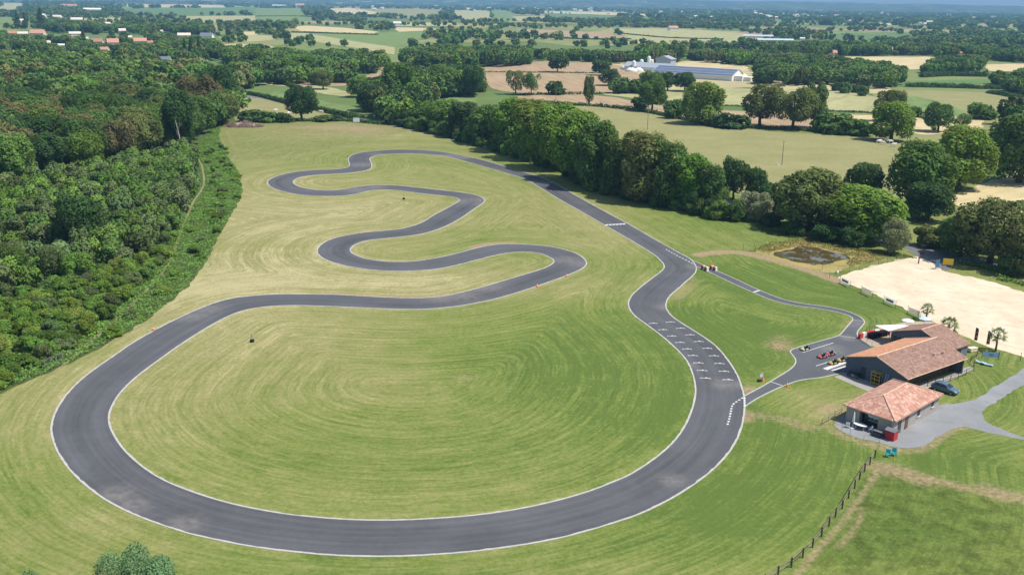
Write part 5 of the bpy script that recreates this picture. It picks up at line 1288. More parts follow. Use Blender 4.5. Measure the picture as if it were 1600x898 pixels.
# scattered white houses far out on the plain
fh = MB(); fh.box((0, 0, 2.2), (13, 8, 4.4)); fhv, fhf = fh.v, fh.f
fh.prism([(-4.6, 4.3), (4.6, 4.3), (0, 7.2)], -6.8, 6.8)
ME_FH = bpy.data.meshes.new('far_house'); vv = [(y, x, z) if i >= 8 else (x, y, z) for i, (x, y, z) in enumerate(fh.v)]
ME_FH.from_pydata(vv, [], fh.f); ME_FH.materials.append(WALLM['white']); ME_FH.materials.append(ROOFM['pale'])
for i, pl in enumerate(ME_FH.polygons): pl.material_index = 0 if i < 6 else 1
rr = np.random.default_rng(5)
CL = [(830,3,30,5),(905,5,25,5),(985,4,40,5),(1145,9,40,7),(1185,12,30,4),(1245,15,40,6),(1310,14,50,8),(1405,12,30,7),(1210,8,60,8),(1500,12,30,4),(1460,18,50,5),(870,8,60,5),(560,4,60,4),(720,6,50,5),(1040,14,60,8),(1290,22,70,6),(1450,30,80,5),(1110,17,30,5)]
for cx0, cy0, sp, n in CL:
    for _ in range(int(n * 1.6)):
        px, py = cx0 + rr.normal(0, sp * .5), max(12, cy0 + 9 + rr.normal(0, 3))
        g = G(px, py); s = rr.uniform(.5, 1.15) * (1 + g.y / 9000)
        o = link('distant_house', ME_FH); o.location = (g.x, g.y, 1.5); o.rotation_euler = (0, 0, rr.uniform(-.6, .6)); o.scale = (s, s, s)
        tag(o, 'tiny pale house scattered on the wooded plain near the skyline', 'house', 'far houses near the skyline')

# ---- solar-roofed barn in the middle distance
g = G(1018, 119); g2 = G(1143, 127); ang = math.atan2(g2.y - g.y, g2.x - g.x); LB = (g2 - g).length
barn = empty('solar_barn', g, ang, 'very long barn roofed with blue solar panels', 'barn')
b = MB(); b.box((LB / 2, 11, 1.9), (LB, 21.4, 3.8)); 
for xx in (0.0, LB - .3): b.add([(xx, .3, 3.8), (xx, 21.7, 3.8), (xx, 13, 8.2), (xx + .3, .3, 3.8), (xx + .3, 21.7, 3.8), (xx + .3, 13, 8.2)], [(0, 2, 1), (3, 4, 5), (0, 3, 5, 2), (1, 2, 5, 4)])
b.build('wall', WALLM['white'], barn)
r = MB(); r.add([(-.4, -.6, 3.7), (LB + .4, -.6, 3.7), (LB + .4, 13, 8.6), (-.4, 13, 8.6), (-.4, 22.4, 4.0), (LB + .4, 22.4, 4.0)], [(0, 1, 2, 3), (3, 2, 5, 4)]); rf = r.build('roof', paint('barn_sheet', (.34, .37, .42), .5), barn)
def solar_mat():
    t = NT('solar_panels'); s = t.node('ShaderNodeSeparateXYZ', i0=t.coord('Object')); fx_ = t.math('FRACT', t.math('DIVIDE', s.outputs[0], 1.7)); 
    fy_ = t.math('FRACT', t.math('DIVIDE', s.outputs[1], 3.1)); m = t.math('MAXIMUM', t.math('GREATER_THAN', fx_, .93), t.math('GREATER_THAN', fy_, .88))
    return t.done(t.mix(m, t.mix(t.noise(t.pos(), .05, 2), (.06, .085, .14), (.09, .125, .20)), (.30, .34, .42)), .35, .35)
r = MB(); k = 4.9 / 13.6
for q in range(3):
    ya_, yb_ = -.2 + q * 4.4, -.2 + q * 4.4 + 3.7
    r.add([(.3, ya_, 3.78 + (ya_ + .6) * k), (LB - .3, ya_, 3.78 + (ya_ + .6) * k), (LB - .3, yb_, 3.78 + (yb_ + .6) * k), (.3, yb_, 3.78 + (yb_ + .6) * k)], [(0, 1, 2, 3)])
r.build('solar_panels', solar_mat(), rf)
b = MB(); b.box((LB + 3.5, 9, 2), (7, 9, 4)); b.box((LB + 10, 11, 1.6), (6, 8, 3.2)); b.build('annex', WALLM['white'], barn)
g = G(1012, 112); an = empty('rear_barn', (g.x, g.y + 6, 0), ang, 'grey-roofed barn adjoining the silos, behind the solar barn', 'barn')
b = MB(); b.box((0, 6, 1.8), (46, 14, 3.6)); b.build('wall', WALLM['white'], an); b = MB(); b.prism([(-8, 3.4), (8, 3.4), (0, 7.2)], -24, 24); o = b.build('roof', paint('barn_sheet', (.34, .37, .42), .5), an); o.rotation_euler = (0, 0, PI / 2); o.location = (0, 6, 0)
g = G(1043, 107); tb = empty('tall_barn', (g.x, g.y + 14, 0), ang, 'tall grey gabled barn rising behind the solar roof', 'barn')
b = MB(); b.box((0, 0, 4), (16, 10, 8)); b.build('wall', paint('barn_grey', (.33, .38, .43), .7), tb); b = MB(); b.prism([(-9, 7.9), (9, 7.9), (0, 11)], -5.4, 5.4); b.build('roof', paint('barn_sheet', (.34, .37, .42), .5), tb)
for px, py, hh, lb in ((1013.5,106,18,'tallest white silo beside the solar barn'),(1002,108,15,'white silo left of the tallest one'),(1018,106,13,'short white silo at the corner of the solar barn'),(990,110,15,'leftmost white silo of the farm')):
    g = G(px, py); s = PXM(g.y); h = hh / s; o = empty('silo', g, 0, lb, 'silo')
    b = MB(); b.lathe((0, 0, 0), [(1.7, 0), (1.7, h * .86)], 14); b.build('body', M_WHITEP, o); b = MB(); b.lathe((0, 0, h * .86 + .003), [(1.75, 0), (1.2, h * .08), (.3, h * .13)], 14); b.build('dome', paint('silo_cap', (.66, .68, .70), .5), o)
for px, py, lx, ly, lb in ((977,108,9,5,'white wrapped bale heap at the left end of the farm'),(986,112,10,5,'second white heap in front of the silos'),(998,112,8,4,'white heap nearest the solar barn'),(1148,122,7,6,'white tarpaulin heap at the right end of the solar barn'),(1161,122,7,5,'white heap at the far right of the farm')):
    g = G(px, py); o = MB(); r5 = np.random.default_rng(px); n = 14; vs = []
    for j, (kk, z) in enumerate(((1, 0), (1.02, 1.2), (.75, 2.5), (.3, 3.2))):
        for i in range(n): a = 2 * PI * i / n; q = kk * r5.uniform(.85, 1.15); vs.append((lx / 2 * q * math.cos(a), ly / 2 * q * math.sin(a), z * r5.uniform(.85, 1.15)))
    o.add(vs, [(j * n + i, j * n + (i + 1) % n, (j + 1) * n + (i + 1) % n, (j + 1) * n + i) for j in range(3) for i in range(n)] + [tuple(range(3 * n, 4 * n))])
    ob = o.build('tarpaulin_heap', M_WHITEP, smooth=True); ob.location = (g.x, g.y, 0); tag(ob, lb, 'heap')
# ------------------------------------------------------------------ objects on the ground
def ring(n, r, z): return [(r * math.cos(2 * PI * i / n), r * math.sin(2 * PI * i / n), z) for i in range(n)]
def torus_mb(mb, c, R, r, ax='z', n=18, m=8):
    vs = []
    for i in range(n):
        a = 2 * PI * i / n
        for j in range(m):
            b = 2 * PI * j / m; q = R + r * math.cos(b); p = (q * math.cos(a), q * math.sin(a), r * math.sin(b))
            if ax == 'y': p = (p[0], p[2], p[1])
            vs.append((c[0] + p[0], c[1] + p[1], c[2] + p[2]))
    mb.add(vs, [(i * m + j, ((i + 1) % n) * m + j, ((i + 1) % n) * m + (j + 1) % m, i * m + (j + 1) % m) for i in range(n) for j in range(m)]); return mb
def wheel_mb(mb, c, R, w, n=16):
    mb.lathe((0, 0, 0), [], n) if False else None
    prof = [(R * .55, -w / 2), (R * .92, -w / 2), (R, -w * .3), (R, w * .3), (R * .92, w / 2), (R * .55, w / 2)]
    vs = [(c[0] + r * math.cos(2 * PI * i / n), c[1] + z, c[2] + r * math.sin(2 * PI * i / n)) for r, z in prof for i in range(n)]; k = len(prof)
    mb.add(vs, [(a * n + i, (a + 1) * n + i, (a + 1) * n + (i + 1) % n, a * n + (i + 1) % n) for a in range(k - 1) for i in range(n)] + [tuple(range(n)), tuple(range(k * n - 1, (k - 1) * n - 1, -1))]); return mb

# ---- karts
def make_kart(loc, rz, c1, c2, label):
    k = empty('go_kart', loc, rz, label, 'go-kart', 'karts parked in the paddock')
    b = MB(); b.box((.05, 0, .07), (1.25, .62, .03)); b.tube((-.8, -.32, .1), (.7, -.30, .1), .03); b.tube((-.8, .32, .1), (.7, .30, .1), .03); b.tube((-.55, -.62, .14), (-.55, .62, .14), .025); b.build('chassis', M_FRAME, k)
    b = MB(); n = 28; pts = []
    for i in range(n):                                              # rub rail all round
        a = 2 * PI * i / n; sx, sy = math.cos(a), math.sin(a); pts.append((.98 * math.copysign(abs(sx) ** .55, sx), .66 * math.copysign(abs(sy) ** .5, sy), .15))
    pts.append(pts[0]); b.path(pts, [.055] * len(pts), 6); b.build('bumper', M_BLACK, k, True)
    b = MB(); b.add([(.98, -.45, .12), (.98, .45, .12), (.55, .40, .13), (.55, -.40, .13), (.80, -.30, .34), (.80, .30, .34), (.50, .26, .40), (.50, -.26, .40)], [(0, 1, 5, 4), (4, 5, 6, 7), (1, 2, 6, 5), (3, 0, 4, 7), (2, 3, 7, 6), (3, 2, 1, 0)]); b.build('nose', paint(c1[0], c1[1], .35), k, bevel=.02)
    for s in (-1, 1):
        b = MB(); b.box((0, s * .48, .2), (.75, .24, .2), taper=.8); b.build('side_pod', paint(c1[0], c1[1], .35), k, bevel=.03)
    b = MB(); b.box((-.30, 0, .18), (.42, .40, .10)); b.box((-.50, 0, .42), (.09, .40, .55), ax=Matrix.Rotation(-.3, 3, 'Y')); b.box((-.34, .21, .27), (.4, .05, .2)); b.box((-.34, -.21, .27), (.4, .05, .2)); b.build('seat', M_BLACK, k, bevel=.02)
    b = MB(); b.tube((.42, 0, .16), (.16, 0, .48), .02); m = Matrix.Rotation(-.7, 3, 'Y')
    t = torus_mb(MB(), (0, 0, 0), .15, .02); b.add([m @ Vector(v) + Vector((.15, 0, .49)) for v in t.v], t.f); b.build('steering_wheel', M_FRAME, k)
    b = MB(); b.box((-.62, -.42, .3), (.34, .3, .28)); b.tube((-.8, -.42, .34), (-.95, -.2, .3), .05); b.build('engine', M_GREYM, k, bevel=.02)
    b = MB(); b.box((-.88, 0, .24), (.12, 1.1, .2), taper=.8); b.build('rear_bumper', paint(c2[0], c2[1], .4), k, bevel=.03)
    for x, s, w, R in ((.6, -1, .13, .13), (.6, 1, .13, .13), (-.6, -1, .2, .14), (-.6, 1, .2, .14)):
        b = wheel_mb(MB(), (x, s * .56, R), R, w); wh = b.build('wheel', M_RUBBER, k, True); b = wheel_mb(MB(), (x, s * (.56 + w / 2 - .02), R), R * .6, .05, 10); b.build('rim', M_GREYM, wh)
    return k
a, b_ = G(1302, 535.6), G(1254, 550.5); KZ = math.atan2(b_.y - a.y, b_.x - a.x)
REDK, YELK, OLV = ('kart_red', (.50, .10, .11)), ('kart_yellow', (.47, .36, .12)), ('kart_pale', (.50, .52, .30))
WHK, BLK = ('kart_white', (.75, .72, .68)), ('kart_black', (.03, .03, .03))
make_kart(G(1257.5, 546, .02), KZ, OLV, BLK, 'pale olive kart parked alone by the top kerb of the paddock')
make_kart(G(1284.5, 558, .02), KZ, REDK, WHK, 'red kart in front of the other red kart in the middle lane')
make_kart(G(1297, 553.8, .02), KZ, REDK, WHK, 'red kart behind the other red kart in the middle lane')
make_kart(G(1301.5, 567.8, .02), KZ, YELK, BLK, 'front yellow kart, farther from the hall wall')
make_kart(G(1314.5, 563.4, .02), KZ, YELK, BLK, 'rear yellow kart, closest to the hall wall')

# ---- car beside the house
def make_car():
    f, r = G(1494, 617), G(1459, 606.5); c = (f + r) / 2; rz = math.atan2(f.y - r.y, f.x - r.x)
    k = empty('parked_car', c, rz, 'dark blue-grey hatchback parked on the grass behind the hip roof house', 'car')
    M = paint('car_blue', (.095, .155, .225), .3, .6, .15, var=.05)
    # cross sections along x: (x, half width, z low, z shoulder, z top, half width top)
    sec = [(2.10, .55, .38, .56, .60, .45), (2.02, .74, .26, .66, .72, .6), (1.55, .84, .22, .80, .88, .66), (1.0, .86, .22, .90, .98, .68), (.30, .87, .22, .94, 1.44, .58), (-.5, .87, .22, .95, 1.52, .60), (-1.4, .86, .22, .96, 1.46, .58), (-1.95, .82, .26, .92, 1.02, .60), (-2.08, .70, .36, .80, .86, .5)]
    vs = []; prof = 8
    for x, w, zl, zs, zt, wt in sec:
        vs += [(x, -w * .9, zl), (x, -w, zl + .18), (x, -w, zs), (x, -wt, zt), (x, wt, zt), (x, w, zs), (x, w, zl + .18), (x, w * .9, zl)]
    n = len(sec); fs = [(i * 8 + j, (i + 1) * 8 + j, (i + 1) * 8 + (j + 1) % 8, i * 8 + (j + 1) % 8) for i in range(n - 1) for j in range(8)] + [tuple(range(8)), tuple(range(n * 8 - 1, n * 8 - 9, -1))]
    b = MB(); b.add(vs, fs); o = b.build('body', M, k, True); m = o.modifiers.new('bevel', 'BEVEL'); m.width = .05; m.segments = 2; m.angle_limit = .5
    gl = paint('car_glass', (.02, .03, .035), .06, .7)
    def quad(name, q, off, mat):
        b = MB(); P = [Vector(p) for p in q]; nn = (P[1] - P[0]).cross(P[2] - P[0]).normalized() * off
        b.add([p + nn for p in P] + [p - nn for p in P], [(0, 1, 2, 3), (7, 6, 5, 4), (0, 4, 5, 1), (1, 5, 6, 2), (2, 6, 7, 3), (3, 7, 4, 0)]); return b.build(name, mat, k)
    quad('windscreen', [(.97, -.62, 1.01), (.97, .62, 1.01), (.34, .54, 1.43), (.34, -.54, 1.43)], .02, gl)
    quad('rear_window', [(-1.90, .52, 1.06), (-1.90, -.52, 1.06), (-1.46, -.5, 1.43), (-1.46, .5, 1.43)], .02, gl)
    for s in (-1, 1):
        quad('side_window', [(.72, s * .83, .98), (.22, s * .62, 1.38), (-.5, s * .645, 1.44), (-.5, s * .86, .99)], .025, gl)
        quad('side_window', [(-.58, s * .86, .99), (-.58, s * .645, 1.44), (-1.30, s * .62, 1.40), (-1.62, s * .82, .99)], .025, gl)
        b = MB(); b.box((1.98, s * .56, .62), (.16, .30, .14)); b.build('headlight', paint('lamp_glass', (.7, .72, .74), .1, .6), k, bevel=.02)
        b = MB(); b.box((-1.98, s * .66, .78), (.14, .18, .28)); b.build('tail_light', paint('tail_red', (.4, .02, .02), .2), k, bevel=.02)
        b = MB(); b.box((.72, s * .98, 1.0), (.12, .2, .13)); b.build('mirror', M, k, bevel=.03)
        for x in (1.28, -1.28):
            b = wheel_mb(MB(), (x, s * .80, .31), .31, .2, 20); w_ = b.build('wheel', M_RUBBER, k, True); b = wheel_mb(MB(), (x, s * .89, .31), .2, .05, 14); b.build('rim', M_GREYM, w_)
make_car()

# ---- motorbike against the hall
def make_bike():
    Bp = Matrix.Translation(KB) @ Matrix.Rotation(KA, 4, 'Z') @ Vector((-.55, 9.5, .016)); k = empty('motorbike', Bp, KA + PI / 2 + .2, 'black motorbike standing against the shaded gable of the hall', 'motorbike')
    for x in (-.72, .72):
        b = torus_mb(MB(), (x, 0, .32), .25, .07, 'y'); w_ = b.build('wheel', M_RUBBER, k, True); b = MB(); b.tube((x, -.05, .32), (x, .05, .32), .07); b.build('hub', M_GREYM, w_)
    b = MB(); b.box((.12, 0, .80), (.62, .34, .30), taper=.7); b.build('tank', M_BLACK, k, bevel=.05); b = MB(); b.box((-.45, 0, .80), (.7, .28, .12)); b.build('seat', M_RUBBER, k, bevel=.04)
    b = MB(); b.box((0, 0, .42), (.5, .36, .36)); b.tube((-.1, .2, .28), (-.95, .24, .38), .07); b.build('engine', M_GREYM, k, bevel=.03)
    b = MB(); b.tube((.72, .09, .32), (.45, .09, .98), .03); b.tube((.72, -.09, .32), (.45, -.09, .98), .03); b.tube((.42, -.38, 1.05), (.42, .38, 1.05), .02); b.box((.55, 0, .92), (.2, .26, .28)); b.build('handlebar', M_BLACK, k)
    b = MB(); b.box((-.7, .27, .75), (.42, .2, .36)); b.box((-.7, -.27, .75), (.42, .2, .36)); b.build('pannier', M_BLACK, k, bevel=.03)
make_bike()
def on_hall(x, y, z): return Matrix.Translation(KB) @ Matrix.Rotation(KA, 4, 'Z') @ Vector((x, y, z))
rk = empty('shelf_rack', on_hall(-.12, 5.4, .016), KA, 'yellow metal shelf rack against the gable wall of the hall', 'rack')
b = MB()
for y in (-.8, .1, .8):
    for x in (-.3, .3): b.box((x, y, 1.1), (.06, .06, 2.2))
for z in (.35, 1.0, 1.6, 2.15): b.box((-.3, 0, z), (.05, 1.6, .09)); b.box((.3, 0, z), (.05, 1.6, .09))
b.build('frame', M_YELL, rk)
b = MB()
for z in (.40, 1.05, 1.65): b.box((0, 0, z), (.56, 1.54, .03))
b.build('shelf', M_FRAME, rk); b = MB()
for z, y, w_ in ((.62, -.4, .6), (.6, .42, .5), (1.24, -.35, .6), (1.24, .45, .45), (1.84, .1, .8)): b.box((0, y, z + .05), (.4, w_, .36))
tag(b.build('stored_goods', M_BLACK, rk))
ld = empty('ladder', on_hall(-.1, 3.6, .016), KA, 'pale aluminium ladder leaning on the gable wall right of the yellow rack', 'ladder')
b = MB()
for y in (-.22, .22): b.tube((-.55, y, 0), (.25, y, 2.4), .035)
for q in range(8): b.tube((-.55 + .8 * (q + .5) / 8, -.22, 2.4 * (q + .5) / 8), (-.55 + .8 * (q + .5) / 8, .22, 2.4 * (q + .5) / 8), .02)
b.build('rails', paint('ladder_metal', (.42, .50, .58), .4, .5, .4), ld)

# ---- things on the terrace of the small house
def on_house(x, y, z=.012): return Matrix.Translation(HB) @ Matrix.Rotation(HA, 4, 'Z') @ Vector((x, y, z))
bx = empty('storage_shed', on_house(-.45, .10), HA, 'red storage shed with grey lid at the corner of the hip roof house', 'shed')
b = MB(); b.box((0, 0, .68), (1.25, 1.35, 1.36)); b.build('body', M_RED, bx, bevel=.02); b = MB(); b.prism([(-.74, 1.365), (.74, 1.365), (.74, 1.43), (.1, 1.72), (-.74, 1.43)], -.78, .78); b.build('lid', paint('shed_lid', (.17, .17, .18), .7), bx)
b = MB(); b.box((-.64, .1, .7), (.03, .9, 1.1)); dd = b.build('door', paint('red_door', (.42, .02, .025), .5), bx); b = MB(); b.tube((-.655, .4, .7), (-.72, .4, .7), .03); b.build('handle', M_GREYM, dd)
g = on_house(-1.35, 5.6); pr = empty('parasol', g, HA, 'closed white parasol standing on the small terrace', 'parasol')
b = MB(); b.lathe((0, 0, 0), [(.32, 0), (.32, .06), (.06, .12)], 14); b.build('base', M_WHITEP, pr); b = MB(); b.tube((0, 0, .1), (0, 0, 2.65), .03); b.build('pole', M_WHITEP, pr)
b = MB(); b.lathe((0, 0, .95), [(.08, 0), (.17, .12), (.14, .8), (.09, 1.4), (.02, 1.72)], 12); b.build('canopy', M_WHITEP, pr, True)
tb = empty('garden_table', on_house(-.75, 4.75), HA + .1, 'white garden table beside the closed parasol', 'table')
b = MB(); b.lathe((0, 0, .70), [(.62, 0), (.66, .02), (.66, .04), (.62, .05)], 20); o = b.build('table_top', M_WHITEP, tb); o.scale = (.85, 1.55, 1)
for sx in (-.3, .3):
    for sy in (-.62, .62): b = MB(); b.tube((sx, sy, 0), (sx * .9, sy * .9, .70), .03); b.build('leg', M_WHITEP, tb)
def chair(loc, rz, mat, label, group, cat='chair'):
    c = empty('garden_chair', loc, rz, label, cat, group)
    b = MB(); b.box((0, 0, .43), (.46, .48, .05)); b.build('seat', mat, c, bevel=.015); b = MB(); b.box((-.23, 0, .70), (.05, .46, .52), ax=Matrix.Rotation(-.18, 3, 'Y')); b.build('backrest', mat, c, bevel=.015)
    b = MB()
    for s in (-1, 1): b.box((.02, s * .25, .64), (.42, .05, .04))
    b.build('armrest', mat, c)
    for sx in (-.19, .19):
        for sy in (-.2, .2): b = MB(); b.tube((sx * 1.1, sy * 1.1, 0), (sx, sy, .43), .025); b.build('leg', mat, c)
    return c
chair(on_house(-.55, 3.25), HA + 2.5, M_WHITEP, 'white plastic chair between the white and black tables', None)
chair(on_house(-1.55, 6.3), HA + .4, M_WHITEP, 'white plastic chair left of the closed parasol', None)
tb = empty('picnic_table', on_house(-.85, 1.75), HA, 'black picnic table with grey top by the house corner', 'table')
b = MB(); b.box((0, 0, .73), (.75, 1.7, .05)); b.build('table_top', paint('table_grey', (.16, .17, .18), .5), tb)
for s in (-1, 1): b = MB(); b.box((s * .62, 0, .44), (.28, 1.6, .04)); b.build('bench', M_BLACK, tb)
b = MB()
for y in (-.6, .6): b.tube((-.7, y, 0), (-.2, y, .7), .04); b.tube((.7, y, 0), (.2, y, .7), .04); b.box((0, y, .42), (1.5, .06, .06))
b.build('trestle', M_BLACK, tb)

# ---- fences
def fence_line(name, px, h, gap, label, post=.045, rails=(), wire=(), pmat=M_DWOOD, rmat=M_WOOD, cat='fence', exact=False, rw=.12, sq=False):
    P = gpts(px) if exact else resample(gpts(px), gap); c = P.mean(0); P = P - c
    o = empty(name, (c[0], c[1], 0), 0, label, cat)
    for i, p in enumerate(P):
        b = MB(); hh = h * (1 + .03 * math.sin(i * 3.7))
        if sq: b.box((p[0], p[1], hh / 2 - .05), (post * 2, post * 2, hh + .1))
        else: b.tube((p[0], p[1], -.1), (p[0], p[1], hh), post, post * .9, 7)
        b.build('post', pmat, o)
    for z in rails:
        for i in range(len(P) - 1):
            a, q = Vector((*P[i], z)), Vector((*P[i + 1], z)); d = q - a; b = MB(); b.box((a + q) / 2 + Vector((-d.y, d.x, 0)).normalized() * -(post + .02), (d.length + .05, .035, rw), rz=math.atan2(d.y, d.x)); b.build('rail', rmat, o)
    if wire:
        b = MB()
        for z in wire:
            for i in range(len(P) - 1): b.tube((*P[i], z), (*P[i + 1], z), .008, n=4)
        b.build('wire', M_GREYM if pmat != M_GREENF else M_GREENF, o)
    return o
M_GREENF = paint('green_fence', (.03, .075, .045), .6)
FP = [(1200 + x / 3.48, 640 + y / 3.48) for x, y in [(580,262),(553,299),(524,337),(497,380),(470,428),(437,482),(403,538),(366,583),(331,632),(290,690),(242,748),(188,803),(126,855),(54,900),(-20,950),(-110,1010)]]
fence_line('wooden_fence', FP, 1.25, 0, 'post and rail wooden fence curving along the worn path at lower right', .07, (.55, 1.0), exact=True, sq=True)
fence_line('wooden_fence', [(1284,664),(1294,657.5),(1304,651.5),(1315,645)], 1.0, 2, 'short pale rail fence left of the hip roof house', .05, (.45, .85), pmat=M_WOOD, exact=True)
fence_line('wooden_fence', [(1449,603),(1461,601),(1473,598),(1485,595),(1497,591.5),(1509,586),(1521,579.5)], 1.15, 2, 'dark post fence along the veranda of the hall', .055, (.5, 1.0), pmat=M_DWOOD, rmat=M_DWOOD, exact=True, rw=.07)
fence_line('wooden_fence', [(1521,572),(1516,565),(1526,557),(1533,552)], 1.15, 2, 'dark rail fence between the hall and the pale blue banner', .055, (.5, 1.0), pmat=M_DWOOD, rmat=M_DWOOD, exact=True, rw=.08)
fence_line('wire_fence', [(1302,663),(1315,672.5),(1328,680),(1349,690),(1373,698.5)], 1.1, 2, 'thin post and wire fence in front of the small terrace', .03, (), (.35, .7, 1.05), pmat=M_GREYM, exact=True)
fence_line('wire_fence', [(1161,391),(1180,393.5),(1201,398.5),(1221,403.5),(1241,409),(1262,413.5),(1285,420.5),(1296,434.5),(1312,442.5),(1328,450),(1345,457.7),(1362.7,465.6),(1380.5,473.3),(1399,481),(1418,490),(1438,497.6)], 1.65, 2, 'wire fence from the pond along the edge of the sand car park', .04, (), (.5, 1.0, 1.5), exact=True)
fence_line('wire_fence', [(1161,391),(1178,387),(1195,384),(1212,380.5),(1232,376),(1258,371.5)], 1.5, 2, 'thin wire fence behind the pond', .03, (), (.5, 1.0, 1.4), pmat=M_GREENF, exact=True)
fence_line('wire_fence', [(1308.7,426.5),(1327,424.5),(1343,421),(1358,418),(1372,414.5),(1386,411),(1400,408),(1412.7,405.5)], 1.7, 2, 'green wire fence between the pond and the sand car park', .035, (), (.2, .4, .6, .8, 1.0, 1.2, 1.4, 1.6), pmat=M_GREENF, exact=True)
fence_line('wire_fence', [(1560,562),(1594,564),(1628,571),(1664,580)], 1.7, 2, 'wire fence right of the pale blue banner', .045, (), (.5, 1.0, 1.5), exact=True)
fence_line('wire_fence', [(70.5,575),(79,570),(89,566),(98,562)], 1.5, 2, 'short grey wire fence overgrown at the thicket edge', .06, (1.4,), (.2, .4, .6, .8, 1.0, 1.2), pmat=M_GREYM, rmat=M_GREYM, exact=True, rw=.04)
fence_line('wire_fence', [(1352,527),(1358,519),(1368,511)], 1.6, 2, 'thin wire fence at the awning end of the paddock', .035, (), (.5, 1.0, 1.5), pmat=M_GREENF, exact=True)
fence_line('mesh_fence', [(1345.5,530.5),(1354,536),(1362,541.5)], 1.0, 2, 'low mesh fence between the paddock and the awning terrace', .03, (.95,), (.2, .4, .6, .8), pmat=M_GREYM, rmat=M_GREYM, exact=True, rw=.04)

# banners on the car park fence
def cloth_mat(name, c):
    t = NT(name); t.n.remove(t.bsdf); n = t.noise(t.coord(), 4, 3); col = t.mix(t.mr(n, .3, .7), c, tuple(v * .9 for v in c))
    d = t.node('ShaderNodeBsdfDiffuse', i0=col); tr = t.node('ShaderNodeBsdfTranslucent', i0=col); mx = t.node('ShaderNodeMixShader', i0=.5)
    t.l.new(d.outputs[0], mx.inputs[1]); t.l.new(tr.outputs[0], mx.inputs[2]); t.l.new(mx.outputs[0], t.out.inputs['Surface']); return t.m
BANNER_W, BANNER_B = cloth_mat('banner_cloth', (.85, .84, .82)), cloth_mat('banner_beige', (.80, .72, .60))
for i, (a, q, style, lb) in enumerate([((1313,441.8),(1327,449),'blue','white banner with dark blue block nearest the pond'),((1346,457),(1362,464.8),'line','pale banner with two grey lines, second from the pond'),((1381.5,472.9),(1398,480),'blue','white banner with dark blue block nearest the parasols, third from the pond'),((1419,489.6),(1437,497),'line','pale banner with two grey lines beside the first palm')]):
    A, Q = G(*a), G(*q); d = Q - A; rz = math.atan2(d.y, d.x); Lw = d.length
    o = empty('banner', A + Vector((d.y, -d.x, 0)).normalized() * .06, rz, lb, 'banner', None)
    b = MB(); b.add([(Lw * .03, 0, .45), (Lw * .97, 0, .45), (Lw * .97, 0, 1.45), (Lw * .03, 0, 1.45)], [(0, 1, 2, 3)]); b.build('cloth', BANNER_W if style == 'blue' else BANNER_B, o)
    b = MB()
    if style == 'blue': b.box((Lw * .5, -.014, .95), (Lw * .66, .01, .52)); b.build('print', paint('print_blue', (.10, .13, .24), .7), o); b = MB(); b.box((Lw * .36, -.022, 1.03), (Lw * .22, .008, .07)); b.box((Lw * .62, -.022, .87), (Lw * .26, .008, .07)); b.build('print_line', M_WHITEP, o)
    else:
        for z in (.72, 1.12): b.box((Lw / 2, -.014, z), (Lw * .9, .01, .13))
        b.build('print', paint('print_grey', (.20, .19, .20), .7), o)

# ---- parasols, awning, padded barrier on the club terrace
for px, py, m, lb in ((1416.5, 516, M_WHITEP, 'open white parasol behind the club house roof'), (1443, 513, paint('parasol_blue', (.50, .62, .74), .7), 'open pale blue parasol beside the first palm')):
    g = G(px, py); o = empty('parasol', g, .3, lb, 'parasol')
    b = MB(); b.tube((0, 0, 0), (0, 0, 2.4), .03); b.build('pole', M_GREYM, o); b = MB(); n = 8
    b.add([(1.15 * math.cos(2 * PI * i / n), 1.15 * math.sin(2 * PI * i / n), 2.02) for i in range(n)] + [(0, 0, 2.45)] + [(1.15 * math.cos(2 * PI * i / n), 1.15 * math.sin(2 * PI * i / n), 1.88) for i in range(n)], [(i, (i + 1) % n, n) for i in range(n)] + [(n + 1 + i, n + 1 + (i + 1) % n, (i + 1) % n, i) for i in range(n)]); b.build('canopy', m, o)
    b = MB(); b.lathe((0, 0, 0), [(.3, 0), (.3, .08)], 10); b.build('base', M_GREYM, o)
def at(px, py, z): return G(px, py, z)
aw = empty('awning', at(1390, 514, 0), 0, 'white sail awning over the terrace beside the club house', 'awning'); c0 = Vector(aw.location)
A_ = [at(1367, 508, 2.5) - c0, at(1391, 518, 2.5) - c0, at(1420, 509, 2.75) - c0, at(1410, 507, 2.75) - c0]
b = MB(); ce = sum(A_, Vector()) / 4 + Vector((0, 0, -.12)); b.add(A_ + [ce] + [p - Vector((0, 0, .03)) for p in A_] + [ce - Vector((0, 0, .03))], [(0, 1, 4), (1, 2, 4), (2, 3, 4), (3, 0, 4), (6, 5, 9), (7, 6, 9), (8, 7, 9), (5, 8, 9)]); b.build('canvas', M_WHITEP, aw)
for p in (A_[0], A_[1]): b = MB(); b.tube((p.x, p.y, -c0.z), (p.x, p.y, p.z + .15), .05); b.build('post', M_GREYM, aw)
PB = resample(gpts(catmull([(1341.5,529.5),(1350,526.5),(1360,524.2),(1372,522.5),(1383,522),(1391,523.5)], 5)), 1.05)
pb_ = empty('padded_barrier', (*PB[0], 0), 0, 'red and white padded barrier along the awning terrace', 'barrier')
for i in range(len(PB) - 1):
    a, q = Vector((*(PB[i] - PB[0]), 0)), Vector((*(PB[i + 1] - PB[0]), 0)); d = q - a; b = MB(); b.box((a + q) / 2 + Vector((0, 0, .5)), (d.length * .94, .5, 1.0), rz=math.atan2(d.y, d.x)); b.build('pad', M_RED if i % 3 != 1 else M_WHITEP, pb_, bevel=.08)
tr = empty('tyre_wall', at(1375, 526.5, 0), .5, 'stack of black tyres behind the padded barrier', 'tyre wall')
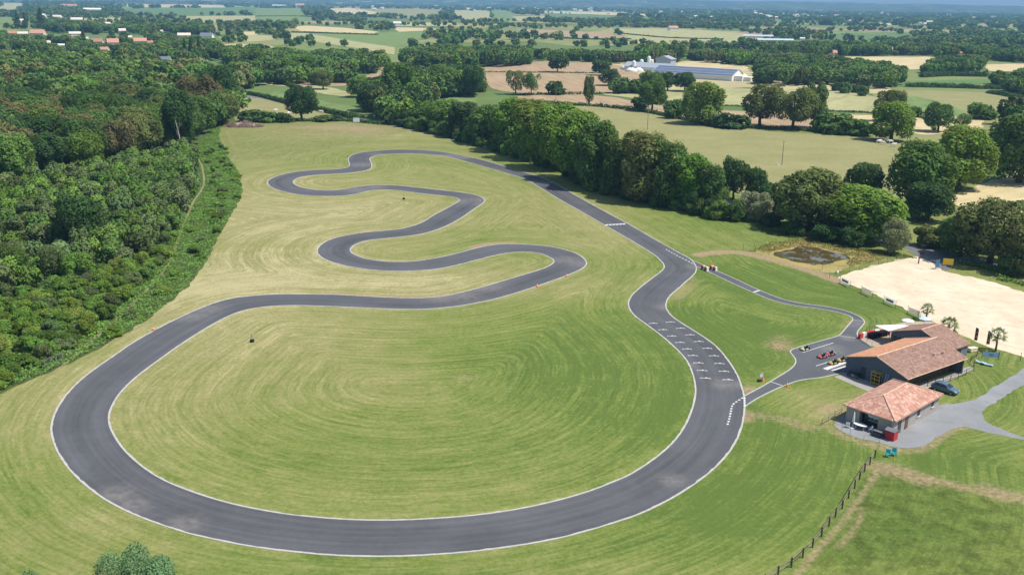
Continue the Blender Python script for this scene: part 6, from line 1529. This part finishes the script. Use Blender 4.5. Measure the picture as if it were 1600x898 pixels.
for i in range(7):
    for j in range(2):
        b = MB()
        for k in range(5): torus_mb(b, (-2.2 + i * .62, j * .62, .11 + .2 * k), .21, .1, n=12, m=6)
        b.build('tyre_stack', M_RUBBER, tr, True)

# ---- barriers, cones, flags, tyre markers
for px, py, px2, py2, lb in ((1096.5, 419.5, 1106, 424.2, 'red and white plastic barrier on the track side of the pit lane exit'), (1109.5, 420, 1119.5, 423.6, 'red and white plastic barrier on the grass side of the pit lane exit')):
    A, Q = G(px, py), G(px2, py2); d = Q - A; o = empty('plastic_barrier', (A + Q) / 2, math.atan2(d.y, d.x), lb, 'barrier')
    for k in range(4):
        b = MB(); x = (-1.5 + k) * d.length / 4; b.box((x, 0, .5), (d.length / 4 * .96, .55, 1.0), taper=.82); b.build('block', M_ORANGE if k % 2 == 0 else M_WHITEP, o, bevel=.05)
    b = MB()
    for k in (-1, 1): b.box((k * d.length / 4, -.27, .42), (.5, .08, .55))
    b.build('opening', M_BLACK, o)
for px, py, s, lb in ((239.5, 516.5, 1.25, 'orange cone with white band beside the far kerb of the left bend'), (839.3, 448.3, 1.2, 'orange cone on the grass below the middle hairpin'), (885, 432.6, 1.2, 'orange cone at the outer kerb of the middle hairpin, right of another cone'), (1229.6, 603.5, 1.2, 'orange cone at the pit entry line')):
    g = G(px, py); o = empty('traffic_cone', g, .4, lb, 'cone'); o.scale = (s, s, s)
    b = MB(); b.box((0, 0, .03), (.42, .42, .06)); b.build('base', M_ORANGE, o); b = MB(); b.lathe((0, 0, .06), [(.16, 0), (.12, .22)], 14); b.lathe((0, 0, .5), [(.07, 0), (.03, .26)], 14); b.build('body', M_ORANGE, o, True); b = MB(); b.lathe((0, 0, .283), [(.121, 0), (.071, .214)], 14); b.build('band', M_WHITEP, o, True)
g = G(1192, 594.5); o = empty('flag_marker', g, .3, 'white flag on an orange stand by the pit entry', 'flag')
b = MB(); b.lathe((0, 0, 0), [(.3, 0), (.3, .08), (.09, .5)], 12); b.build('stand', M_ORANGE, o); b = MB(); b.tube((0, 0, .4), (-.12, 0, 1.5), .02); b.build('pole', M_WHITEP, o); b = MB(); b.add([(-.1, .015, 1.5), (-.62, .1, 1.1), (-.5, .05, .62), (-.06, .015, .85), (-.1, -.015, 1.5), (-.62, .07, 1.1), (-.5, .02, .62), (-.06, -.015, .85)], [(0, 1, 2, 3), (7, 6, 5, 4), (0, 4, 5, 1), (1, 5, 6, 2), (2, 6, 7, 3), (3, 7, 4, 0)]); b.build('cloth', M_WHITEP, o)
g = G(1186.5, 595.8); o = empty('rubber_block', g, .2, 'small black rubber block on the grass left of the white flag', 'block'); b = MB(); b.box((0, 0, .2), (.7, .5, .4), taper=.8); b.build('body', M_BLACK, o, bevel=.05)
for px, py, hh, bl, lb in ((394, 534, 1.45, True, 'dark tyre with grey post standing in the big infield'), (631, 311.5, 1.9, False, 'dark tyre with thin post on the upper infield tongue')):
    g = G(px, py); o = empty('tyre_marker', g, 0, lb, 'marker post'); b = MB(); torus_mb(b, (0, 0, .13), .30, .13); torus_mb(b, (0, 0, .38), .28, .12); b.lathe((0, 0, 0), [(.2, 0), (.2, .46)], 10); b.build('tyre', M_RUBBER, o, True); b = MB(); b.tube((0, 0, .3), (0, 0, hh), .05); b.build('post', M_GREYM, o)
    b = MB(); b.box((0, .03, hh - .35), (.22 if bl else .12, .04, .5)); b.build('plate', paint('plate_grey', (.42, .46, .50), .5), o)

# ---- roadside and field objects
g = G(1480, 420); o = empty('sign_board', g, -.25, 'yellow sign board under the sparse tree at the car park', 'sign')
b = MB(); b.box((0, 0, 1.75), (2.3, .06, 1.5)); b.build('panel', paint('sign_yellow', (.72, .47, .02), .5), o)
for s in (-1, 1): b = MB(); b.tube((s * .95, .07, 0), (s * .95, .07, 2.4), .05); b.build('post', M_GREYM, o)
g = G(1464, 420); o = empty('sign_board', g, .55, 'blue panel left of the yellow sign board', 'sign'); b = MB(); b.box((0, 0, 1.3), (1.5, .06, 1.9)); b.build('panel', paint('sign_blue', (.07, .15, .27), .5), o)
for s in (-1, 1): b = MB(); b.tube((s * .6, .07, 0), (s * .6, .07, 2.3), .05); b.build('post', M_GREYM, o)
g = G(1440.5, 397.5); o = empty('road_sign', g, .1, 'road sign on two dark posts beside the side road', 'sign')
for s in (-1, 1): b = MB(); b.tube((s * .28, 0, 0), (s * .28, 0, 2.6), .05); b.build('post', M_DWOOD, o)
b = MB(); b.box((0, -.08, 2.3), (1.2, .05, .55)); b.build('panel', M_FRAME, o); b = MB(); b.box((0, -.06, .35), (.75, .04, .4)); b.build('red_plate', M_RED, o)
g = G(1435, 412); o = empty('gate_post', g, 0, 'dark wooden gate post at the car park entrance', 'post'); b = MB(); b.box((0, 0, .8), (.22, .22, 1.7), taper=.9); b.build('shaft', M_DWOOD, o)
g = G(1308, 427); o = empty('white_sack', g, .4, 'white sack at the corner of the green wire fence', 'sack'); b = MB(); b.lathe((0, 0, 0), [(.28, 0), (.36, .2), (.3, .5), (.12, .68), (.16, .78)], 12); b.build('bag', M_WHITEP, o, True)
g = G(557, 193); o = empty('sign_board', g, .1, 'large white sign board on the crest beyond the track', 'sign'); b = MB(); b.box((0, 0, 1.7), (3.2, .08, 2.0)); b.build('panel', paint('board_pale', (.70, .76, .78), .6), o)
for s in (-1, 1): b = MB(); b.tube((s * 1.2, .1, 0), (s * 1.2, .1, 2.6), .06); b.build('post', M_GREYM, o)
for px, py, tp, lb in ((1221.5, 258, 221, 'wooden utility pole in the meadow, the one nearer the car park'), (1011.5, 203, 166, 'wooden utility pole at the top of the meadow'), (588.5, 106, 91, 'pole beside the bare patch in the far wood'), (868.5, 157, 139, 'pole on the brown strip above the meadow')):
    x, y, h, _ = at_px(px, py, tp, 1); o = empty('utility_pole', (x, y, 0), .4, lb, 'pole'); b = MB(); b.tube((0, 0, -.3), (0, 0, h), .17, .11, 8); b.build('shaft', M_WOOD, o); b = MB(); b.box((0, 0, h - .35), (1.5, .1, .1)); b.build('crossarm', M_WOOD, o)
g = G(1216, 258.5); o = empty('salt_trough', g, .2, 'small white trough at the foot of the meadow pole', 'trough'); b = MB(); b.box((0, 0, .2), (1.2, .6, .4), taper=1.1); b.build('tub', M_WHITEP, o); b = MB(); b.box((0, 0, .415), (.9, .4, .02)); b.build('filling', M_GREYM, o)
# brushwood pile
def pile():
    r = np.random.default_rng(3); g = G(380, 198); b = MB()
    for k in range(900):
        a = r.uniform(0, 2 * PI); q = math.sqrt(r.random()); x, y = 9.5 * q * math.cos(a), 4 * q * math.sin(a); zt = 3.1 * (1 - q * q) * (.75 + .25 * math.sin(x * .9)); z = zt * r.uniform(.5, 1) + .08
        d = Vector(r.normal(0, 1, 3) * np.array([1, .6, .35])).normalized() * r.uniform(.6, 1.4); b.tube(Vector((x, y, z)) - d, Vector((x, y, z)) + d, r.uniform(.05, .11), r.uniform(.03, .06), 4)
    b.lathe((0, 0, -.1), [(1, 0), (.8, .36), (.45, .7), (.05, .82)], 16)
    n = 16 * 4; b.v[-n:] = [(x * 8.5, y * 3.4, z * 3.0) for x, y, z in b.v[-n:]]
    o = b.build('brushwood_pile', paint('dry_brush', (.34, .245, .20), .95, .05, var=.35, scale=.8)); o.location = g; o.rotation_euler = (0, 0, .05); tag(o, 'big heap of pinkish-brown brushwood at the far corner of the track ground', 'brushwood')
pile()
o = empty('dead_trunk', G(285, 240), 0, 'bare white dead stem rising at the corner of the wood', 'dead tree'); b = MB(); b.path([(0, 0, -.2), (-.3, .1, 4), (-1.0, 0, 9), (-2.0, .2, 14.5)], [.3, .24, .17, .06], 7); b.build('trunk', paint('dead_bark', (.48, .43, .37), .9, .1, var=.3), o)
b = MB(); b.path([(-.6, .05, 6), (-1.6, .4, 8), (-2.0, .4, 9.6)], [.1, .06, .02], 5); b.path([(-1.0, 0, 9), (-.2, -.3, 11), (0, -.3, 12.4)], [.09, .05, .02], 5); b.build('limb', paint('dead_bark', (.48, .43, .37), .9, .1), o)

# ---- palms and feather flags
M_PALM = leaf_mat('palm_leaves', .2, (.19, .24, .10)); M_PALMT = paint('palm_trunk', (.20, .15, .10), .95, .05, var=.35, scale=6)
def palm(loc, h, R, nf, label, seed):
    r = np.random.default_rng(seed); o = empty('palm_tree', loc, r.uniform(0, 6), label, 'palm')
    b = MB(); b.path([(0, 0, -.1), (.03, 0, h * .4), (0, .04, h * .75), (0, 0, h)], [.2, .17, .17, .21], 10); b.build('trunk', M_PALMT, o, True)
    V = []
    for k in range(nf):
        a = 2.39996 * k + r.uniform(-.2, .2); el = 1.35 - 2.0 * (k / nf) + r.uniform(-.1, .1); ln = R * r.uniform(.85, 1.1)
        d = Vector((math.cos(a) * math.cos(el), math.sin(a) * math.cos(el), math.sin(el))); tip = Vector((0, 0, h)) + d * ln * .6; side = Vector((-math.sin(a), math.cos(a), 0)); upv = d.cross(side) * -1
        for j in range(13):                                                   # fan of blades
            t = (j - 6) / 6 * 1.25; e = (d * math.cos(t) + side * math.sin(t)).normalized(); p1 = tip; p3 = tip + e * ln * .55 + Vector((0, 0, -.18 * ln * (1 + abs(t)))); m = (p1 + p3) / 2 + upv * .05; wv = e.cross(upv).normalized() * .03 * R
            V += [p1, m - wv, p3, m + wv]
        st = Vector((0, 0, h)); wv = side * .03; V += [st - wv, st + wv, tip + wv, tip - wv]
    Vn = np.array([tuple(v) for v in V]); o2 = link('crown', quads_mesh('palm_crown', Vn, M_PALM, r.uniform(0, 1, len(Vn) // 4)), o)
    return o
palm(G(1447, 499.5), 2.3, 1.45, 26, 'palm beside the banners at the car park edge', 1)
palm(G(1481, 524), 2.2, 1.9, 30, 'broad low palm rising behind the club house roof', 2)
palm(G(1555.5, 548), 3.2, 1.6, 26, 'tallest palm, right of the two feather flags', 3)
for px, py, tp, lb in ((1521.5, 534, 511.5, 'dark feather flag nearer the club house'), (1540.5, 540, 516.5, 'dark feather flag nearer the tallest palm')):
    x, y, h, _ = at_px(px, py, tp, 1); o = empty('feather_flag', (x, y, 0), -.35, lb, 'flag', None); b = MB(); b.tube((0, 0, 0), (.03, 0, h), .025); b.build('pole', M_GREYM, o)
    b = MB(); n = 12; vs = []
    for i in range(n): z = .35 + (h - .35) * i / (n - 1); q = i / (n - 1); wd = .52 * (1 if q < .8 else math.sqrt(max(0.05, 1 - ((q - .8) / .22) ** 2))); vs += [(.03, .012, z), (.03 + wd, .012, z), (.03, -.012, z), (.03 + wd, -.012, z)]
    b.add(vs, [f for i in range(n - 1) for f in ((4 * i, 4 * i + 4, 4 * i + 5, 4 * i + 1), (4 * i + 2, 4 * i + 3, 4 * i + 7, 4 * i + 6), (4 * i + 1, 4 * i + 5, 4 * i + 7, 4 * i + 3))]); cl = b.build('cloth', paint('flag_dark', (.05, .045, .05), .7), o)
    b = MB(); b.box((.29, -.02, h * .38), (.3, .01, .5)); b.box((.29, -.02, h * .68), (.26, .01, .22)); b.build('print', paint('flag_orange', (.55, .22, .09), .7), cl)
g = G(1547, 560); o = empty('banner', g, -.12, 'pale blue banner stretched between dark posts on the grass', 'banner'); b = MB(); b.box((0, 0, .72), (2.75, .04, .95)); cl = b.build('cloth', M_PBLUE, o); b = MB(); b.box((.1, -.028, .75), (.7, .01, .5)); b.build('print', paint('print_midblue', (.14, .27, .48), .6), cl)
for s in (-1, 1): b = MB(); b.tube((s * 1.45, 0, 0), (s * 1.45, 0, 1.5), .045); b.build('post', M_GREENF, o)
for px, py, lb in ((1533.5, 568, 'pale blue sun lounger, the one nearer the hall'), (1543, 571, 'pale blue sun lounger, the one farther from the hall')):
    g = G(px, py); o = empty('sun_lounger', g, -.55, lb, 'sun lounger'); b = MB(); b.box((.2, 0, .26), (1.3, .6, .06)); b.build('bed', M_PBLUE, o, bevel=.02); b = MB(); b.box((-.68, 0, .38), (.6, .6, .06), ax=Matrix.Rotation(.45, 3, 'Y')); b.build('backrest', M_PBLUE, o, bevel=.02)
    for sx in (-.4, .7): b = MB(); b.box((sx, 0, .12), (.06, .5, .24)); b.build('leg', M_WHITEP, o)
chair(G(1386.5, 713), -1.2, M_TEAL, 'teal plastic armchair on the grass, the one nearer the rail fence', 'x').pop('group') if False else None
for px, py, lb in ((1387, 713.5, 'teal plastic armchair on the grass nearer the rail fence'), (1396.5, 711.5, 'teal plastic armchair on the grass nearer the gravel drive')):
    c = chair(G(px, py), -1.9, M_TEAL, lb, None); c.scale = (1.3, 1.3, 1.1)
g = G(1519, 549); o = empty('covered_table', g, .4, 'cream covered table behind the end of the hall', 'table'); b = MB(); b.box((0, 0, .42), (1.7, .9, .62), taper=.96); b.box((0, 0, .75), (1.8, 1.0, .04)); b.build('cloth', M_CREAM, o, bevel=.03)
for sx in (-.7, .7): b = MB(); b.box((sx, 0, .05), (.08, .7, .1)); b.build('leg', M_DWOOD, o)

# ---- cows
def cow_mesh():
    pts = [(-.95, 0, 1.18), (-.5, 0, 1.15), (.1, 0, 1.1), (.65, 0, 1.18), (1.0, 0, 1.32), (1.35, 0, 1.3), (1.68, 0, 1.05),
           (-.9, .2, .85), (-.98, .22, .5), (-.9, .22, 0), (-.9, -.2, .85), (-.98, -.22, .5), (-.9, -.22, 0), (.62, .2, .8), (.62, .22, .42), (.64, .22, 0), (.62, -.2, .8), (.62, -.22, .42), (.64, -.22, 0),
           (-1.12, 0, 1.0), (-1.15, 0, .5), (1.32, .16, 1.42), (1.3, .32, 1.4), (1.32, -.16, 1.42), (1.3, -.32, 1.4)]
    ed = [(0, 1), (1, 2), (2, 3), (3, 4), (4, 5), (5, 6), (0, 7), (7, 8), (8, 9), (0, 10), (10, 11), (11, 12), (3, 13), (13, 14), (14, 15), (3, 16), (16, 17), (17, 18), (0, 19), (19, 20), (5, 21), (21, 22), (5, 23), (23, 24)]
    rad = [.34, .40, .42, .36, .24, .19, .12, .17, .09, .08, .17, .09, .08, .15, .08, .08, .15, .08, .08, .05, .04, .05, .04, .05, .04]
    me = bpy.data.meshes.new('cow'); me.from_pydata(pts, ed, []); o = bpy.data.objects.new('tmp', me); COL.objects.link(o)
    o.modifiers.new('s', 'SKIN'); 
    for v, q in zip(me.skin_vertices[0].data, rad): v.radius = (q * .85, q)
    me.skin_vertices[0].data[2].use_root = True; s = o.modifiers.new('u', 'SUBSURF'); s.levels = 1; s.render_levels = 1
    bpy.context.view_layer.update(); ev = o.evaluated_get(bpy.context.evaluated_depsgraph_get()); m2 = bpy.data.meshes.new_from_object(ev)
    bpy.data.objects.remove(o); m2.name = 'cow'; m2.materials.clear(); m2.materials.append(paint('cow_hide', (.72, .66, .56), .8, .15)); m2.polygons.foreach_set('use_smooth', [True] * len(m2.polygons)); return m2
CM = cow_mesh()
for k, (px, py, rz, lb) in enumerate([(1373, 224, .2, 'white cow at the left of the group under the bright oak'), (1379, 226.5, 2.9, 'white cow nearest in the group under the bright oak'), (1384, 223, .4, 'white cow in the middle of the group under the bright oak'), (1391.5, 224.5, 3.3, 'white cow right of the middle of the group under the oak'), (1396, 229.5, .1, 'white cow standing apart below the group under the oak'), (1425, 226, 2.8, 'white cow half hidden beside the great dark oak'), (430, 175.5, .3, 'white cow at the left of the meadow beyond the crest'), (451.5, 179.5, 1.2, 'white cow by the big lone tree beyond the crest'), (502, 177.5, 3.0, 'white cow right of the big lone tree beyond the crest')]):
    o = link('cow', CM); o.location = G(px, py); o.rotation_euler = (0, 0, rz); o.scale = (1.15,) * 3; tag(o, lb, 'cow')

# ---- leafy shrub tops in front of the camera, at the lower left
fb = Variant('near_shrub', 'round', 888, 9, 9, 42000, .105, 8)
M_NEAR = leaf_mat('silver_leaves', .3, (.17, .285, .13)); fb.crown.materials[0] = M_NEAR
for (px, dist, top_row, wpx, lb) in ((210, 82, 864, 142, 'silvery green tree crown at the bottom edge of the picture'), (40, 80, 900, 110, 'silvery green tree crown just peeping in at the bottom left corner')):
    p = G(px, top_row); k = dist / p.length; h = CAM_H * (1 - k) ; r = empty('broadleaf_tree', (p.x * k, p.y * k, 0), 1.0, lb, 'tree'); s = wpx / PXM(p.y * k, h) / 9 
    for nm, me_ in (('trunk', fb.trunk), ('crown', fb.crown)): o = link(nm, me_, r); o.scale = (s, s, h / 9)
